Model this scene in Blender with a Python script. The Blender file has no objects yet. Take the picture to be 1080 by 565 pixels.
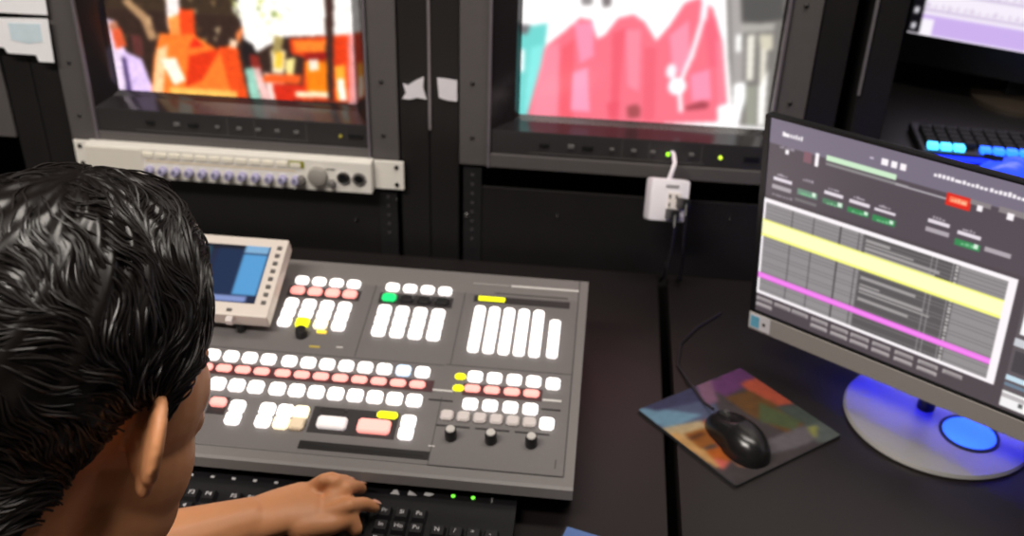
import bpy, bmesh, math, random
import numpy as np
from mathutils import Vector, Matrix
random.seed(7); rng = np.random.default_rng(7)
scene = bpy.context.scene
COL = scene.collection

# ------------------------------------------------------------------ camera
FPX = 1080.0
PITCH, YAW, ROLL = math.radians(30), math.radians(5), math.radians(1.8)
CAM = Vector((0, 0, 1.55))
FWD = Vector((-math.sin(YAW)*math.cos(PITCH), math.cos(YAW)*math.cos(PITCH), -math.sin(PITCH)))
R0 = Vector((math.cos(YAW), math.sin(YAW), 0)); U0 = R0.cross(FWD)
RGT = R0*math.cos(ROLL) + U0*math.sin(ROLL); UPV = U0*math.cos(ROLL) - R0*math.sin(ROLL)
cd = bpy.data.cameras.new('camera'); cam = bpy.data.objects.new('camera', cd); COL.objects.link(cam)
cd.sensor_width = 36; cd.lens = 36*FPX/1080; cd.clip_start = .01
cam.matrix_world = Matrix(((RGT.x, UPV.x, -FWD.x, CAM.x), (RGT.y, UPV.y, -FWD.y, CAM.y), (RGT.z, UPV.z, -FWD.z, CAM.z), (0, 0, 0, 1)))
scene.camera = cam
cd.dof.use_dof = True; cd.dof.focus_distance = .80; cd.dof.aperture_fstop = 6.5

# ------------------------------------------------------------------ world, lights, exposure
w = bpy.data.worlds.new('room_air'); scene.world = w; w.use_nodes = True
w.node_tree.nodes['Background'].inputs[0].default_value = (.5, .52, .6, 1)
w.node_tree.nodes['Background'].inputs[1].default_value = .05
vs = scene.view_settings
vs.view_transform = 'Standard'; vs.look = 'None'; vs.gamma = 1; vs.use_curve_mapping = False
vs.exposure = 0.0
LAMPS = [((.30, .95, 2.58), 1.2, .30, 17), ((-.90, -.05, 2.58), 1.2, .30, 53)]
for loc, sx, sy, pw in LAMPS:
    ld = bpy.data.lights.new('ceiling_lamp_light', 'AREA'); ld.shape = 'RECTANGLE'; ld.size = sx; ld.size_y = sy
    ld.energy = pw; ld.color = (1, .93, .85)
    lo = bpy.data.objects.new('ceiling_lamp_light', ld); lo.location = loc; COL.objects.link(lo)

# ------------------------------------------------------------------ pixel helpers
def ray(px, py): return FWD + RGT*((px-540)/FPX) - UPV*((py-282.5)/FPX)
def onplane(px, py, n, p0):
    v = ray(px, py); n = Vector(n); return CAM + v*((n.dot(Vector(p0)-CAM))/n.dot(v))
def desk(px, py, z=.75): return onplane(px, py, (0, 0, 1), (0, 0, z))
def rackp(px, py, y=1.42): return onplane(px, py, (0, 1, 0), (0, y, 0))

# ------------------------------------------------------------------ materials
def lin(c):
    return tuple((x/255/12.92 if x/255 <= .04045 else ((x/255+.055)/1.055)**2.4) for x in c)
MATS = {}
def mat(name, rgb=(128,)*3, rough=.5, metal=0, emit=0, noise=.12, scale=60, bump=0, spec=.5, sss=0, coat=0):
    if name in MATS: return MATS[name]
    m = bpy.data.materials.new(name); m.use_nodes = True; nt = m.node_tree; b = nt.nodes['Principled BSDF']
    c = lin(rgb)
    tc = nt.nodes.new('ShaderNodeTexCoord'); nz = nt.nodes.new('ShaderNodeTexNoise')
    nz.inputs['Scale'].default_value = scale; nz.inputs['Detail'].default_value = 4
    nt.links.new(tc.outputs['Object'], nz.inputs['Vector'])
    cr = nt.nodes.new('ShaderNodeMix'); cr.data_type = 'RGBA'
    cr.inputs[6].default_value = tuple(x*(1-noise) for x in c)+(1,); cr.inputs[7].default_value = tuple(min(1, x*(1+noise)) for x in c)+(1,)
    nt.links.new(nz.outputs['Fac'], cr.inputs[0]); nt.links.new(cr.outputs[2], b.inputs['Base Color'])
    b.inputs['Roughness'].default_value = rough; b.inputs['Metallic'].default_value = metal
    b.inputs['Specular IOR Level'].default_value = spec
    if coat: b.inputs['Coat Weight'].default_value = coat
    if sss:
        b.inputs['Subsurface Weight'].default_value = sss; b.inputs['Subsurface Radius'].default_value = (.012, .005, .003)
    if emit:
        b.inputs['Emission Color'].default_value = c+(1,); b.inputs['Emission Strength'].default_value = emit
    if bump:
        bp = nt.nodes.new('ShaderNodeBump'); bp.inputs['Strength'].default_value = bump; bp.inputs['Distance'].default_value = .002
        nt.links.new(nz.outputs['Fac'], bp.inputs['Height']); nt.links.new(bp.outputs['Normal'], b.inputs['Normal'])
    MATS[name] = m; return m
def picmat(name, emit=1.0, rough=.3, spec=.3):
    if name in MATS: return MATS[name]
    m = bpy.data.materials.new(name); m.use_nodes = True; nt = m.node_tree; b = nt.nodes['Principled BSDF']
    a = nt.nodes.new('ShaderNodeAttribute'); a.attribute_name = 'Col'
    b.inputs['Roughness'].default_value = rough; b.inputs['Specular IOR Level'].default_value = spec
    if emit:
        b.inputs['Base Color'].default_value = (.01, .01, .012, 1)
        nt.links.new(a.outputs['Color'], b.inputs['Emission Color']); b.inputs['Emission Strength'].default_value = emit
    else: nt.links.new(a.outputs['Color'], b.inputs['Base Color'])
    MATS[name] = m; return m

# ------------------------------------------------------------------ mesh helpers
class MB:
    def __init__(s): s.v = []; s.f = []
    def add(s, vs, fs):
        o = len(s.v); s.v += [tuple(x) for x in vs]; s.f += [tuple(i+o for i in f) for f in fs]; return s
    def box(s, x0, x1, y0, y1, z0, z1, c=0):
        if c <= 0:
            return s.add([(x, y, z) for z in (z0, z1) for y in (y0, y1) for x in (x0, x1)],
                         [(0, 2, 3, 1), (4, 5, 7, 6), (0, 1, 5, 4), (2, 6, 7, 3), (0, 4, 6, 2), (1, 3, 7, 5)])
        bm = bmesh.new(); vs = [bm.verts.new((x, y, z)) for z in (z0, z1) for y in (y0, y1) for x in (x0, x1)]
        for f in [(0, 2, 3, 1), (4, 5, 7, 6), (0, 1, 5, 4), (2, 6, 7, 3), (0, 4, 6, 2), (1, 3, 7, 5)]: bm.faces.new([vs[i] for i in f])
        bmesh.ops.bevel(bm, geom=bm.edges[:], offset=c, segments=2, affect='EDGES', profile=.6)
        bm.verts.index_update()
        s.add([v.co[:] for v in bm.verts], [[v.index for v in f.verts] for f in bm.faces]); bm.free(); return s
    def prism(s, pts, axis, a, b):            # pts 2D outline extruded along axis
        n = len(pts)
        def P(p, t): return {'x': (t, p[0], p[1]), 'y': (p[0], t, p[1]), 'z': (p[0], p[1], t)}[axis]
        return s.add([P(p, a) for p in pts]+[P(p, b) for p in pts],
                     [tuple(range(n))[::-1], tuple(range(n, 2*n))]+[(i, (i+1) % n, n+(i+1) % n, n+i) for i in range(n)])
    def lathe(s, prof, seg=20, c=(0, 0, 0), axis='z', caps=True):   # prof: (r, h)
        vs = []; fs = []; m = len(prof)
        for r, h in prof:
            for k in range(seg):
                a = 2*math.pi*k/seg; x, y = r*math.cos(a), r*math.sin(a)
                p = {'z': (x, y, h), 'y': (x, -h, y), 'x': (h, x, y)}[axis]     # axis y: h grows toward -y (viewer)
                vs.append((p[0]+c[0], p[1]+c[1], p[2]+c[2]))
        for i in range(m-1):
            for k in range(seg): fs.append((i*seg+k, i*seg+(k+1) % seg, (i+1)*seg+(k+1) % seg, (i+1)*seg+k))
        if caps: fs.append(tuple(range(seg))[::-1]); fs.append(tuple((m-1)*seg+k for k in range(seg)))
        return s.add(vs, fs)
    def tube(s, pts, r, seg=8):
        pts = [Vector(p) for p in pts]; n = len(pts); rr = r if hasattr(r, '__len__') else [r]*n
        vs = []; fs = []; ref = None
        for i, p in enumerate(pts):
            t = (pts[min(i+1, n-1)]-pts[max(i-1, 0)]).normalized()
            if ref is None: ref = t.orthogonal().normalized()
            ref = (ref - t*ref.dot(t)).normalized(); q = t.cross(ref)
            for k in range(seg):
                a = 2*math.pi*k/seg; vs.append(p + (ref*math.cos(a)+q*math.sin(a))*rr[i])
        for i in range(n-1):
            for k in range(seg): fs.append((i*seg+k, i*seg+(k+1) % seg, (i+1)*seg+(k+1) % seg, (i+1)*seg+k))
        fs.append(tuple(range(seg))[::-1]); fs.append(tuple((n-1)*seg+k for k in range(seg)))
        return s.add(vs, fs)
    def ell(s, c, r, M=None, nu=20, nv=12):
        vs = []; fs = []
        for j in range(nv+1):
            t = math.pi*j/nv
            for k in range(nu):
                a = 2*math.pi*k/nu
                p = Vector((r[0]*math.sin(t)*math.cos(a), r[1]*math.sin(t)*math.sin(a), r[2]*math.cos(t)))
                if M: p = M @ p
                vs.append(p+Vector(c))
        for j in range(nv):
            for k in range(nu):
                q = (j*nu+k, (j+1)*nu+k, (j+1)*nu+(k+1) % nu, j*nu+(k+1) % nu)
                fs.append(q)
        return s.add(vs, fs)
    def mesh(s, name, m, smooth=False):
        me = bpy.data.meshes.new(name); me.from_pydata(s.v, [], s.f); me.materials.append(m)
        bm = bmesh.new(); bm.from_mesh(me); bmesh.ops.remove_doubles(bm, verts=bm.verts, dist=1e-6)
        bmesh.ops.recalc_face_normals(bm, faces=bm.faces); bm.to_mesh(me); bm.free()
        if smooth:
            for p in me.polygons: p.use_smooth = True
            me.set_sharp_from_angle(angle=math.radians(40))
        return me
    def build(s, name, m, parent=None, smooth=False, loc=None, rot=None):
        return link(name, s.mesh(name, m, smooth), parent, loc, rot)
def link(name, me, parent=None, loc=None, rot=None):
    o = bpy.data.objects.new(name, me); COL.objects.link(o)
    if parent: o.parent = parent
    if loc is not None: o.location = loc
    if rot is not None: o.rotation_euler = rot
    return o
def tag(o, label, cat, group=None):
    o['label'] = label; o['category'] = cat
    if group: o['group'] = group
    return o
def thing(name, label, cat, loc=(0, 0, 0), rot=(0, 0, 0), group=None):
    o = bpy.data.objects.new(name, None); COL.objects.link(o); o.location = loc; o.rotation_euler = rot
    o.empty_display_size = .05
    return tag(o, label, cat, group)
def struct(o): o['kind'] = 'structure'; return o
def copy_tree(o, parent=None):
    c = o.copy(); COL.objects.link(c)
    if parent: c.parent = parent
    for ch in [x for x in COL.objects if x.parent == o]: copy_tree(ch, c)
    return c
def text_mesh(body, size, m, ext=.0002):
    cu = bpy.data.curves.new('txt', 'FONT'); cu.body = body; cu.size = size; cu.extrude = ext; cu.align_x = 'CENTER'; cu.align_y = 'CENTER'
    t = bpy.data.objects.new('txt', cu); COL.objects.link(t)
    me = bpy.data.meshes.new_from_object(t.evaluated_get(bpy.context.evaluated_depsgraph_get()))
    bpy.data.objects.remove(t); bpy.data.curves.remove(cu); me.materials.clear(); me.materials.append(m); return me

# -- pictures on screens and prints: colours drawn with code on a fine grid mesh
class Pic:
    def __init__(s, nx, ny, bg):
        s.nx, s.ny = nx, ny; s.a = np.zeros((ny, nx, 3)); s.a[:] = bg
        s.U, s.V = np.meshgrid((np.arange(nx))/(nx-1), (np.arange(ny))/(ny-1))
    def poly(s, pts, c, alpha=1.0):
        x, y = s.U, s.V; ins = np.zeros(x.shape, bool); n = len(pts)
        for i in range(n):
            (x0, y0), (x1, y1) = pts[i], pts[(i+1) % n]
            if y0 == y1: continue
            ins ^= ((y0 > y) != (y1 > y)) & (x < (x1-x0)*(y-y0)/(y1-y0)+x0)
        s.a[ins] = s.a[ins]*(1-alpha)+np.array(c)*alpha
    def rect(s, x0, y0, x1, y1, c, alpha=1.0): s.poly([(x0, y0), (x1, y0), (x1, y1), (x0, y1)], c, alpha)
    def ell(s, cx, cy, rx, ry, c, alpha=1.0):
        m = ((s.U-cx)/rx)**2+((s.V-cy)/ry)**2 < 1; s.a[m] = s.a[m]*(1-alpha)+np.array(c)*alpha
    def blur(s, n=1):
        for _ in range(n):
            p = np.pad(s.a, ((1, 1), (1, 1), (0, 0)), 'edge')
            s.a = (p[:-2, 1:-1]+p[2:, 1:-1]+p[1:-1, :-2]+p[1:-1, 2:]+2*p[1:-1, 1:-1])/6
    def build(s, name, m, O, u, v, parent=None, bulge=None):
        """O top-left corner, u full width vector, v full height vector (downwards)"""
        O, u, v = Vector(O), Vector(u), Vector(v)
        P = np.array(O)[None, None]+s.U[..., None]*np.array(u)+s.V[..., None]*np.array(v)
        if bulge:
            n = np.array(v.cross(u).normalized()); P = P+(bulge*(1-(2*s.U-1)**2)*(1-(2*s.V-1)**2))[..., None]*n
        idx = np.arange(s.nx*s.ny).reshape(s.ny, s.nx)
        f = np.stack([idx[1:, :-1], idx[1:, 1:], idx[:-1, 1:], idx[:-1, :-1]], -1).reshape(-1, 4)
        me = bpy.data.meshes.new(name); me.from_pydata(P.reshape(-1, 3).tolist(), [], f.tolist()); me.materials.append(m)
        c = np.clip(s.a/255, 0, 8).reshape(-1, 3); l = np.where(c <= .04045, c/12.92, ((c+.055)/1.055)**2.4)
        at = me.color_attributes.new('Col', 'FLOAT_COLOR', 'POINT')
        at.data.foreach_set('color', np.concatenate([l, np.ones((len(l), 1))], 1).astype('f').ravel())
        return link(name, me, parent)

# materials used all over
M_black = mat('black_steel', (26, 24, 24), .45, 0, noise=.2, scale=25)
M_blackp = mat('black_plastic', (20, 20, 21), .4)
M_rail = mat('grey_monitor_frame', (84, 80, 80), .5, noise=.06)
M_bezel = mat('dark_bezel_plastic', (36, 33, 35), .15, noise=.05)
M_ctrl = mat('control_strip_plastic', (46, 44, 45), .45, noise=.05)
M_mix = mat('switcher_grey_paint', (104, 100, 99), .5, noise=.05, scale=180)
M_mixd = mat('switcher_dark_inlay', (34, 30, 31), .5)
M_white = mat('lit_white_key', (255, 250, 248), .4, emit=1.25, noise=.01)
M_pink = mat('lit_pink_key', (255, 158, 150), .4, emit=.85, noise=.02)
M_warm = mat('lit_cream_key', (255, 240, 205), .4, emit=1.0, noise=.02)
M_ltblue = mat('lit_pale_blue_key', (200, 225, 250), .4, emit=1.0, noise=.02)
M_offkey = mat('unlit_grey_key', (190, 182, 180), .5)
M_yel = mat('lit_yellow_key', (225, 228, 20), .4, emit=.9, noise=.02)
M_green = mat('lit_green_key', (20, 200, 105), .4, emit=.9, noise=.02)
M_print = mat('pale_print', (185, 182, 180), .6)
M_chrome = mat('bright_steel', (190, 190, 192), .25, 1)
M_wplast = mat('white_plastic', (232, 228, 235), .4, noise=.03)
M_skin = mat('skin', (205, 142, 98), .5, noise=.08, scale=30, sss=.15)
M_hair = mat('black_hair', (16, 12, 11), .32, noise=.3, scale=80, spec=.6)

# ------------------------------------------------------------------ room shell
RX0, RX1, RY0, RY1, RZ = -2.6, 2.6, -2.2, 2.2, 2.65
M_wall = mat('painted_wall', (120, 115, 112), .9, scale=8, bump=.05)
struct(MB().box(RX0-.1, RX1+.1, RY0-.1, RY1+.1, -.1, 0).build('floor', mat('grey_floor', (74, 70, 68), .6, scale=12)))
struct(MB().box(RX0-.1, RX1+.1, RY0-.1, RY1+.1, RZ, RZ+.1).build('ceiling', mat('ceiling_paint', (190, 188, 184), .9, scale=8)))
struct(MB().box(RX0, RX1, RY1, RY1+.1, 0, RZ).build('wall_back', M_wall))
struct(MB().box(RX0, RX1, RY0-.1, RY0, 0, RZ).build('wall_front', M_wall))
struct(MB().box(RX0-.1, RX0, RY0, RY1, 0, RZ).build('wall_left', M_wall))
struct(MB().box(RX1, RX1+.1, RY0, RY1, 0, RZ).build('wall_right', M_wall))
for i, (loc, sx, sy, pw) in enumerate(LAMPS):
    t = thing('ceiling_lamp', 'long white fluorescent ceiling lamp '+('on the monitor side' if i == 0 else 'over the operator'), 'lamp', (loc[0], loc[1], RZ))
    MB().box(-sx/2-.02, sx/2+.02, -sy/2-.02, sy/2+.02, -.055, 0, .004).build('housing', mat('lamp_housing', (220, 220, 218), .5), t)
    MB().box(-sx/2, sx/2, -sy/2, sy/2, -.062, -.055).build('diffuser', mat('lamp_diffuser', (255, 244, 228), .5, emit=2, noise=.01), t)

# ------------------------------------------------------------------ desks
DZ = .75
M_desk = mat('dark_laminate', (22, 17, 17), .42, noise=.15, scale=14)
def make_desk(x0, x1, label):
    t = thing('desk', label, 'desk', (0, 0, 0), group='black desks')
    MB().box(x0, x1, .60, 1.395, DZ-.03, DZ, .002).build('desk_top', M_desk, t)
    for x in (x0+.05, x1-.05):
        for y in (.66, 1.35): MB().box(x-.02, x+.02, y-.02, y+.02, 0, DZ-.03).build('leg', M_black, t)
    MB().box(x0+.07, x1-.07, 1.335, 1.36, .35, DZ-.03).build('modesty_panel', M_black, t)
make_desk(-1.25, .106, 'dark laminate desk under the grey video switcher and keyboard')
make_desk(.121, 1.35, 'dark laminate desk under the mouse pad and the tilted computer monitor')

# ------------------------------------------------------------------ equipment racks (one per bay)
BAY = [(-1.44, .522), (-.825, .522), (-.21, .50), (.405, .522)]
def make_rack(i, label):
    x0, wd = BAY[i]; x1 = x0+wd
    t = thing('equipment_rack', label, 'rack', (x0+wd/2, 1.6, 0), group='black equipment racks'); cx = x0+wd/2
    L = x0-.046-cx; Rr = x1+.046-cx
    def bx(name, a, b, y0, y1, z0, z1, m=M_black, c=.002): return MB().box(a, b, y0-1.6, y1-1.6, z0, z1, c).build(name, m, t)
    bx('post', L, L+.045, 1.425, 1.47, 0, 1.9); bx('post', Rr-.045, Rr, 1.425, 1.47, 0, 1.9)
    bx('side_panel', L, L+.004, 1.47, 2.1, 0, 1.9, c=0); bx('side_panel', Rr-.004, Rr, 1.47, 2.1, 0, 1.9, c=0)
    bx('back_panel', L+.004, Rr-.004, 2.1, 2.11, 0, 1.9, c=0); bx('top_panel', L, Rr, 1.425, 2.11, 1.9, 1.91, c=0)
    # pale strip painted as an edge highlight on the post next to the gap
    if i in (2, 3): bx('edge_highlight', L-.001, L+.003, 1.421, 1.425, .955 if i == 2 else 1.05, 1.9, mat('painted_edge_highlight', (150, 146, 150), .35, .6), 0)
    if i in (1, 2):
        a, b = x0-cx, x1-cx
        top = .852 if i == 1 else .866
        bx('blank_panel', a+.01, b-.01, 1.426, 1.43, .30, top)
        for sx in (a+.02, b-.02):
            rl = bx('mounting_rail', sx-.014, sx+.014, 1.423, 1.426, .30, .897, mat('rail_steel', (40, 38, 40), .4, .3), 0)
            for k in range(8):
                h = MB().lathe([(.0028, 0), (.0028, .0012)], 8, (sx, 1.423-1.6, .885-.0159*k), 'y').build('rail_hole', mat('hole_grey', (58, 56, 58), .6), rl)
        for (px, py, s) in ([(375, 232, .0022), (418, 211, .0018)] if i == 1 else [(588, 228, .0016), (770, 232, .0016), (492, 228, .0042)]):
            p = rackp(px, py, 1.42)
            MB().lathe([(s, 0), (s, .002), (s*.5, .0035)], 10, (p.x-cx, p.y+.004-1.6, p.z), 'y').build('screw', M_chrome, t, True)
    if i == 3:
        a, b = x0-cx, x1-cx
        bx('shelf', a, b, 1.40, 2.05, .917, .935); bx('blank_panel', a, b, 1.426, 1.43, .30, .917)
    return t
make_rack(0, 'black equipment rack at the far left edge, mostly out of view')
make_rack(1, 'black equipment rack holding the orange-picture monitor and white audio unit')
make_rack(2, 'black equipment rack holding the pink-shirt monitor above the white outlet')
make_rack(3, 'black open rack with a shelf behind the tilted computer monitor')

# ------------------------------------------------------------------ rack picture monitors
def make_monitor(x0, wd, z0, label, screen, leds, group='rack picture monitors'):
    t = thing('rack_monitor', label, 'monitor', (x0, 1.42, z0), group=group)
    H = .40; r = .043
    def bx(name, a, b, y0, y1, c, d, m, ch=.0015, par=t): return MB().box(a, b, y0, y1, c, d, ch).build(name, m, par)
    for a in (0, wd-r):
        f = bx('side_flange', a, a+r, 0, .006, 0, H, M_rail)
        for z in (.045, .13, .27, .36):
            MB().lathe([(.0032, 0), (.0032, .0015), (.0016, .003)], 10, (a+r*.45, 0, z), 'y').build('screw', mat('dark_screw', (42, 40, 40), .4, .5), f, True)
    for a in (r, wd-r-.004): bx('inner_lip', a, a+.004, -.006, .004, 0, H, mat('lip_grey', (104, 98, 104), .4), .001)
    bx('lower_bar', r+.004, wd-r-.004, -.004, .006, 0, .022, M_rail)
    bx('upper_bar', r+.004, wd-r-.004, -.004, .006, H-.02, H, M_rail)
    cp = bx('control_panel', r+.004, wd-r-.004, 0, .01, .022, .060, M_ctrl)
    W = wd-2*r-.008; xx = r+.004
    bx('panel_groove', xx+.06, xx+.06+W*.64, -.0008, .001, .0265, .0275, M_print and mat('groove_line', (80, 78, 78), .5), 0, cp)
    for k, (u, s, tall) in enumerate([(.20, .014, .006), (.30, .010, .006), (.36, .016, .006), (.45, .007, .004), (.53, .008, .005), (.60, .008, .005), (.67, .008, .005), (.74, .008, .005), (.955, .022, .007)]):
        bx('push_button', xx+W*u-s/2, xx+W*u+s/2, -.003, .002, .041-tall/2, .041+tall/2, M_blackp if k in (0, 2, 8) else mat('key_grey', (96, 94, 94), .5), .0008, cp)
    for u in (.485, .585, .775): bx('divider', xx+W*u, xx+W*u+.001, -.0006, .001, .028, .056, mat('groove_line'), 0, cp)
    for u, c in leds:
        MB().lathe([(.003, 0), (.003, .002), (.0015, .004)], 10, (xx+W*u, 0, .039), 'y').build('status_light', c, cp, True)
    # recessed mask around the tube
    sx0, sx1, sz0, sz1, sy = screen[0]-x0, screen[1]-x0, screen[2]-z0, screen[2]-z0+.285, .042
    ox0, ox1, oz0, oz1 = r+.004, wd-r-.004, .060, H-.02
    a = [(ox0, 0, oz0), (ox1, 0, oz0), (ox1, 0, oz1), (ox0, 0, oz1)]
    k = .030; mid = [(sx0-.006, k, sz0-.006), (sx1+.006, k, sz0-.006), (sx1+.006, k, sz1+.006), (sx0-.006, k, sz1+.006)]
    b = [(sx0, sy, sz0), (sx1, sy, sz0), (sx1, sy, sz1), (sx0, sy, sz1)]
    m = MB().add(a+mid+b, [(i, (i+1) % 4, 4+(i+1) % 4, 4+i) for i in range(4)]+[(4+i, 4+(i+1) % 4, 8+(i+1) % 4, 8+i) for i in range(4)])
    m.build('screen_surround', M_bezel, t)
    bx('cabinet', r, wd-r, .06, .40, .005, H-.005, M_blackp)
    return t
SCA = (-.755, -.377, .972); SCB = (-.124, .245, .974)
LED_G = mat('green_led', (150, 235, 40), .4, emit=1.5); LED_Y = mat('yellow_led', (190, 225, 60), .4, emit=1.3); LED_D = mat('dull_led', (120, 110, 40), .4, emit=.5)
monA = make_monitor(-.825, .522, .897, 'grey rack monitor showing people in orange, above white audio unit', SCA, [(.90, LED_D)])
monB = make_monitor(-.21, .50, .903, 'grey rack monitor showing pink shirts, above the white outlet', SCB, [(.655, LED_G), (.845, LED_Y)])
monZ = copy_tree(monA); monZ.location.x = -1.44; monZ['label'] = 'grey rack monitor at the left edge, only its right flange in view'

def scr_map(sc, h, y=1.462):
    def f(px, py):
        p = rackp(px, py, y); return ((p.x-sc[0])/(sc[1]-sc[0]), (sc[2]+h-p.z)/h)
    return f
M_crt = picmat('crt_picture', 1.18, .15, .4)
# left picture: a crowd in orange gowns
HS = .285
f = scr_map(SCA, HS); p = Pic(260, 190, (52, 34, 26)); P = lambda pts, c, a=1.0: p.poly([f(*q) for q in pts], c, a)
p.rect(0, 0, 1, .55, (60, 44, 30))
for _ in range(60):
    x, y = rng.uniform(105, 300), rng.uniform(-70, 40); s = rng.uniform(3, 9)
    P([(x, y), (x+s, y-2), (x+s*.6, y+s)], (random.choice([(150, 120, 80), (92, 66, 40), (215, 190, 150), (40, 28, 20)])), .7)
P([(240, -90), (395, -90), (395, 36), (300, 38), (262, 60), (255, 20)], (255, 250, 245))
for _ in range(45):
    x, y = rng.uniform(240, 296), rng.uniform(-60, 30); s = rng.uniform(4, 10)
    P([(x, y), (x+s, y+2), (x+s*.4, y+s)], random.choice([(190, 200, 90), (225, 228, 150), (120, 140, 50), (245, 245, 215)]), .8)
P([(128, 0), (136, -2), (160, 18), (166, 40), (158, 42), (150, 22)], (205, 160, 115), .8)
P([(113, 20), (122, 22), (132, 52), (142, 98), (122, 96)], (236, 214, 240)); P([(128, 52), (150, 62), (163, 98), (140, 98)], (224, 196, 244))
P([(117, 30), (127, 28), (134, 48), (122, 52)], (225, 90, 50)); P([(138, 36), (150, 38), (152, 60), (142, 56)], (96, 48, 44))
P([(128, 60), (133, 60), (139, 98), (134, 98)], (70, 50, 100)); P([(114, 24), (124, 22), (125, 30), (116, 32)], (190, 120, 90))
P([(176, -6), (190, -8), (192, 28), (178, 30)], (255, 240, 235)); P([(178, 18), (205, 8), (206, 42), (182, 48)], (255, 150, 70))
P([(190, 8), (206, 10), (208, 52), (192, 48)], (240, 70, 20))
P([(170, 34), (206, 36), (232, 52), (248, 44), (260, 104), (160, 98), (163, 60)], (255, 122, 40))
P([(206, 38), (216, 48), (200, 50)], (225, 40, 15)); P([(200, 58), (234, 50), (214, 84), (196, 92)], (225, 52, 12))
P([(232, 48), (252, 50), (262, 104), (245, 103)], (235, 75, 20)); P([(166, 52), (178, 46), (172, 98), (161, 98)], (255, 205, 150))
P([(170, 62), (186, 60), (196, 84), (184, 90)], (255, 246, 225)); P([(180, 92), (250, 96), (250, 103), (178, 99)], (255, 190, 90))
P([(244, 40), (252, 42), (250, 50), (243, 49)], (255, 215, 180)); P([(250, 34), (258, 26), (257, 36), (252, 46)], (240, 130, 70))
P([(258, 40), (268, 46), (276, 66), (262, 70), (256, 56)], (30, 22, 22)); P([(264, 56), (274, 58), (277, 76), (266, 72)], (140, 40, 30))
P([(259, 72), (268, 70), (275, 104), (264, 104)], (150, 205, 185)); P([(268, 72), (274, 70), (286, 105), (276, 105)], (240, 190, 185))
P([(278, 76), (300, 78), (300, 106), (286, 106)], (255, 225, 215)); P([(278, 78), (318, 78), (318, 88), (278, 86)], (240, 92, 30)); P([(288, 88), (322, 90), (322, 106), (290, 106)], (214, 42, 18))
P([(286, 52), (302, 52), (300, 76), (288, 76)], (255, 236, 190)); P([(290, 36), (300, 38), (296, 60), (288, 56)], (170, 150, 90)); P([(292, 54), (300, 54), (298, 72), (290, 70)], (255, 200, 60))
P([(302, 62), (312, 60), (310, 78), (302, 78)], (255, 235, 150))
P([(306, 40), (372, 36), (374, 108), (318, 106), (322, 60), (308, 56)], (228, 60, 16)); P([(310, 42), (344, 42), (344, 54), (312, 54)], (250, 130, 40)); P([(322, 58), (346, 58), (346, 98), (324, 96)], (250, 128, 10))
P([(322, 56), (344, 54), (344, 64), (322, 64)], (150, 20, 12)); P([(326, 62), (336, 62), (336, 74), (327, 74)], (250, 235, 215)); P([(312, 96), (346, 97), (346, 103), (312, 102)], (255, 240, 200))
P([(340, -90), (352, -90), (352, 106), (346, 106)], (58, 34, 28)); P([(353, 70), (364, 68), (366, 106), (355, 106)], (255, 170, 50)); P([(356, 84), (362, 82), (366, 106), (358, 106)], (255, 250, 240))
P([(367, 36), (380, 36), (380, 110), (368, 110)], (255, 190, 200), .7)
p.a *= rng.uniform(.75, 1.25, p.a.shape[:2])[..., None]; p.blur(9); p.build('screen', M_crt, (SCA[0]-monA.location.x, .042, SCA[2]+HS-monA.location.z), (SCA[1]-SCA[0], 0, 0), (0, 0, -HS), monA, .006)
# left-edge monitor picture (out of view): the same kind of picture without detail
q = Pic(40, 30, (60, 44, 30)); q.rect(0, .5, 1, 1, (190, 90, 40)); q.blur(4)
q.build('screen', M_crt, (SCA[0]-monA.location.x, .042, SCA[2]+HS-monA.location.z), (SCA[1]-SCA[0], 0, 0), (0, 0, -HS), monZ, .006)
# right picture: pink shirts
f = scr_map(SCB, HS); p = Pic(280, 200, (255, 252, 252)); P = lambda pts, c, a=1.0: p.poly([f(*q) for q in pts], c, a)
P([(540, 30), (578, 24), (572, 70), (556, 124), (540, 124)], (110, 205, 200)); P([(560, 50), (574, 46), (566, 100), (552, 122)], (130, 225, 220)); P([(540, 26), (560, 26), (556, 36), (540, 36)], (110, 108, 110)); P([(548, 52), (553, 52), (553, 76), (548, 76)], (240, 250, 250))
P([(612, 18), (624, 20), (630, 40), (638, 36), (652, 18), (668, 14), (680, 22), (692, 42), (706, 26), (722, 2), (738, -4), (752, 8), (762, 44), (768, 128), (690, 130), (620, 126), (556, 122), (576, 48), (596, 32)], (238, 112, 130))
for pts, c in [([(592, 50), (606, 40), (604, 124), (590, 124)], (235, 92, 106)), ([(606, 24), (626, 22), (626, 58), (612, 66)], (250, 150, 182)), ([(604, 76), (620, 70), (622, 118), (602, 116)], (250, 160, 192)),
               ([(574, 50), (590, 44), (588, 122), (560, 122)], (248, 140, 160)), ([(646, 34), (660, 28), (652, 112), (644, 120)], (232, 90, 108)), ([(660, 30), (676, 30), (674, 96), (662, 90)], (248, 140, 160)),
               ([(680, 48), (692, 50), (690, 126), (678, 126)], (232, 96, 114)), ([(706, 36), (726, 20), (728, 70), (710, 80)], (250, 150, 175)), ([(740, 10), (756, 20), (760, 70), (748, 70)], (234, 100, 122)), ([(728, 78), (748, 72), (750, 104), (730, 106)], (250, 150, 182)),
               ([(640, 108), (654, 106), (652, 126), (642, 126)], (228, 84, 104)), ([(661, 112), (672, 109), (676, 114), (675, 124), (662, 124)], (150, 70, 72)), ([(722, 112), (740, 106), (748, 108), (746, 114), (724, 116)], (150, 60, 70)), ([(755, 40), (762, 44), (764, 126), (758, 126)], (240, 130, 150))]: P(pts, c, .85)
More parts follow.
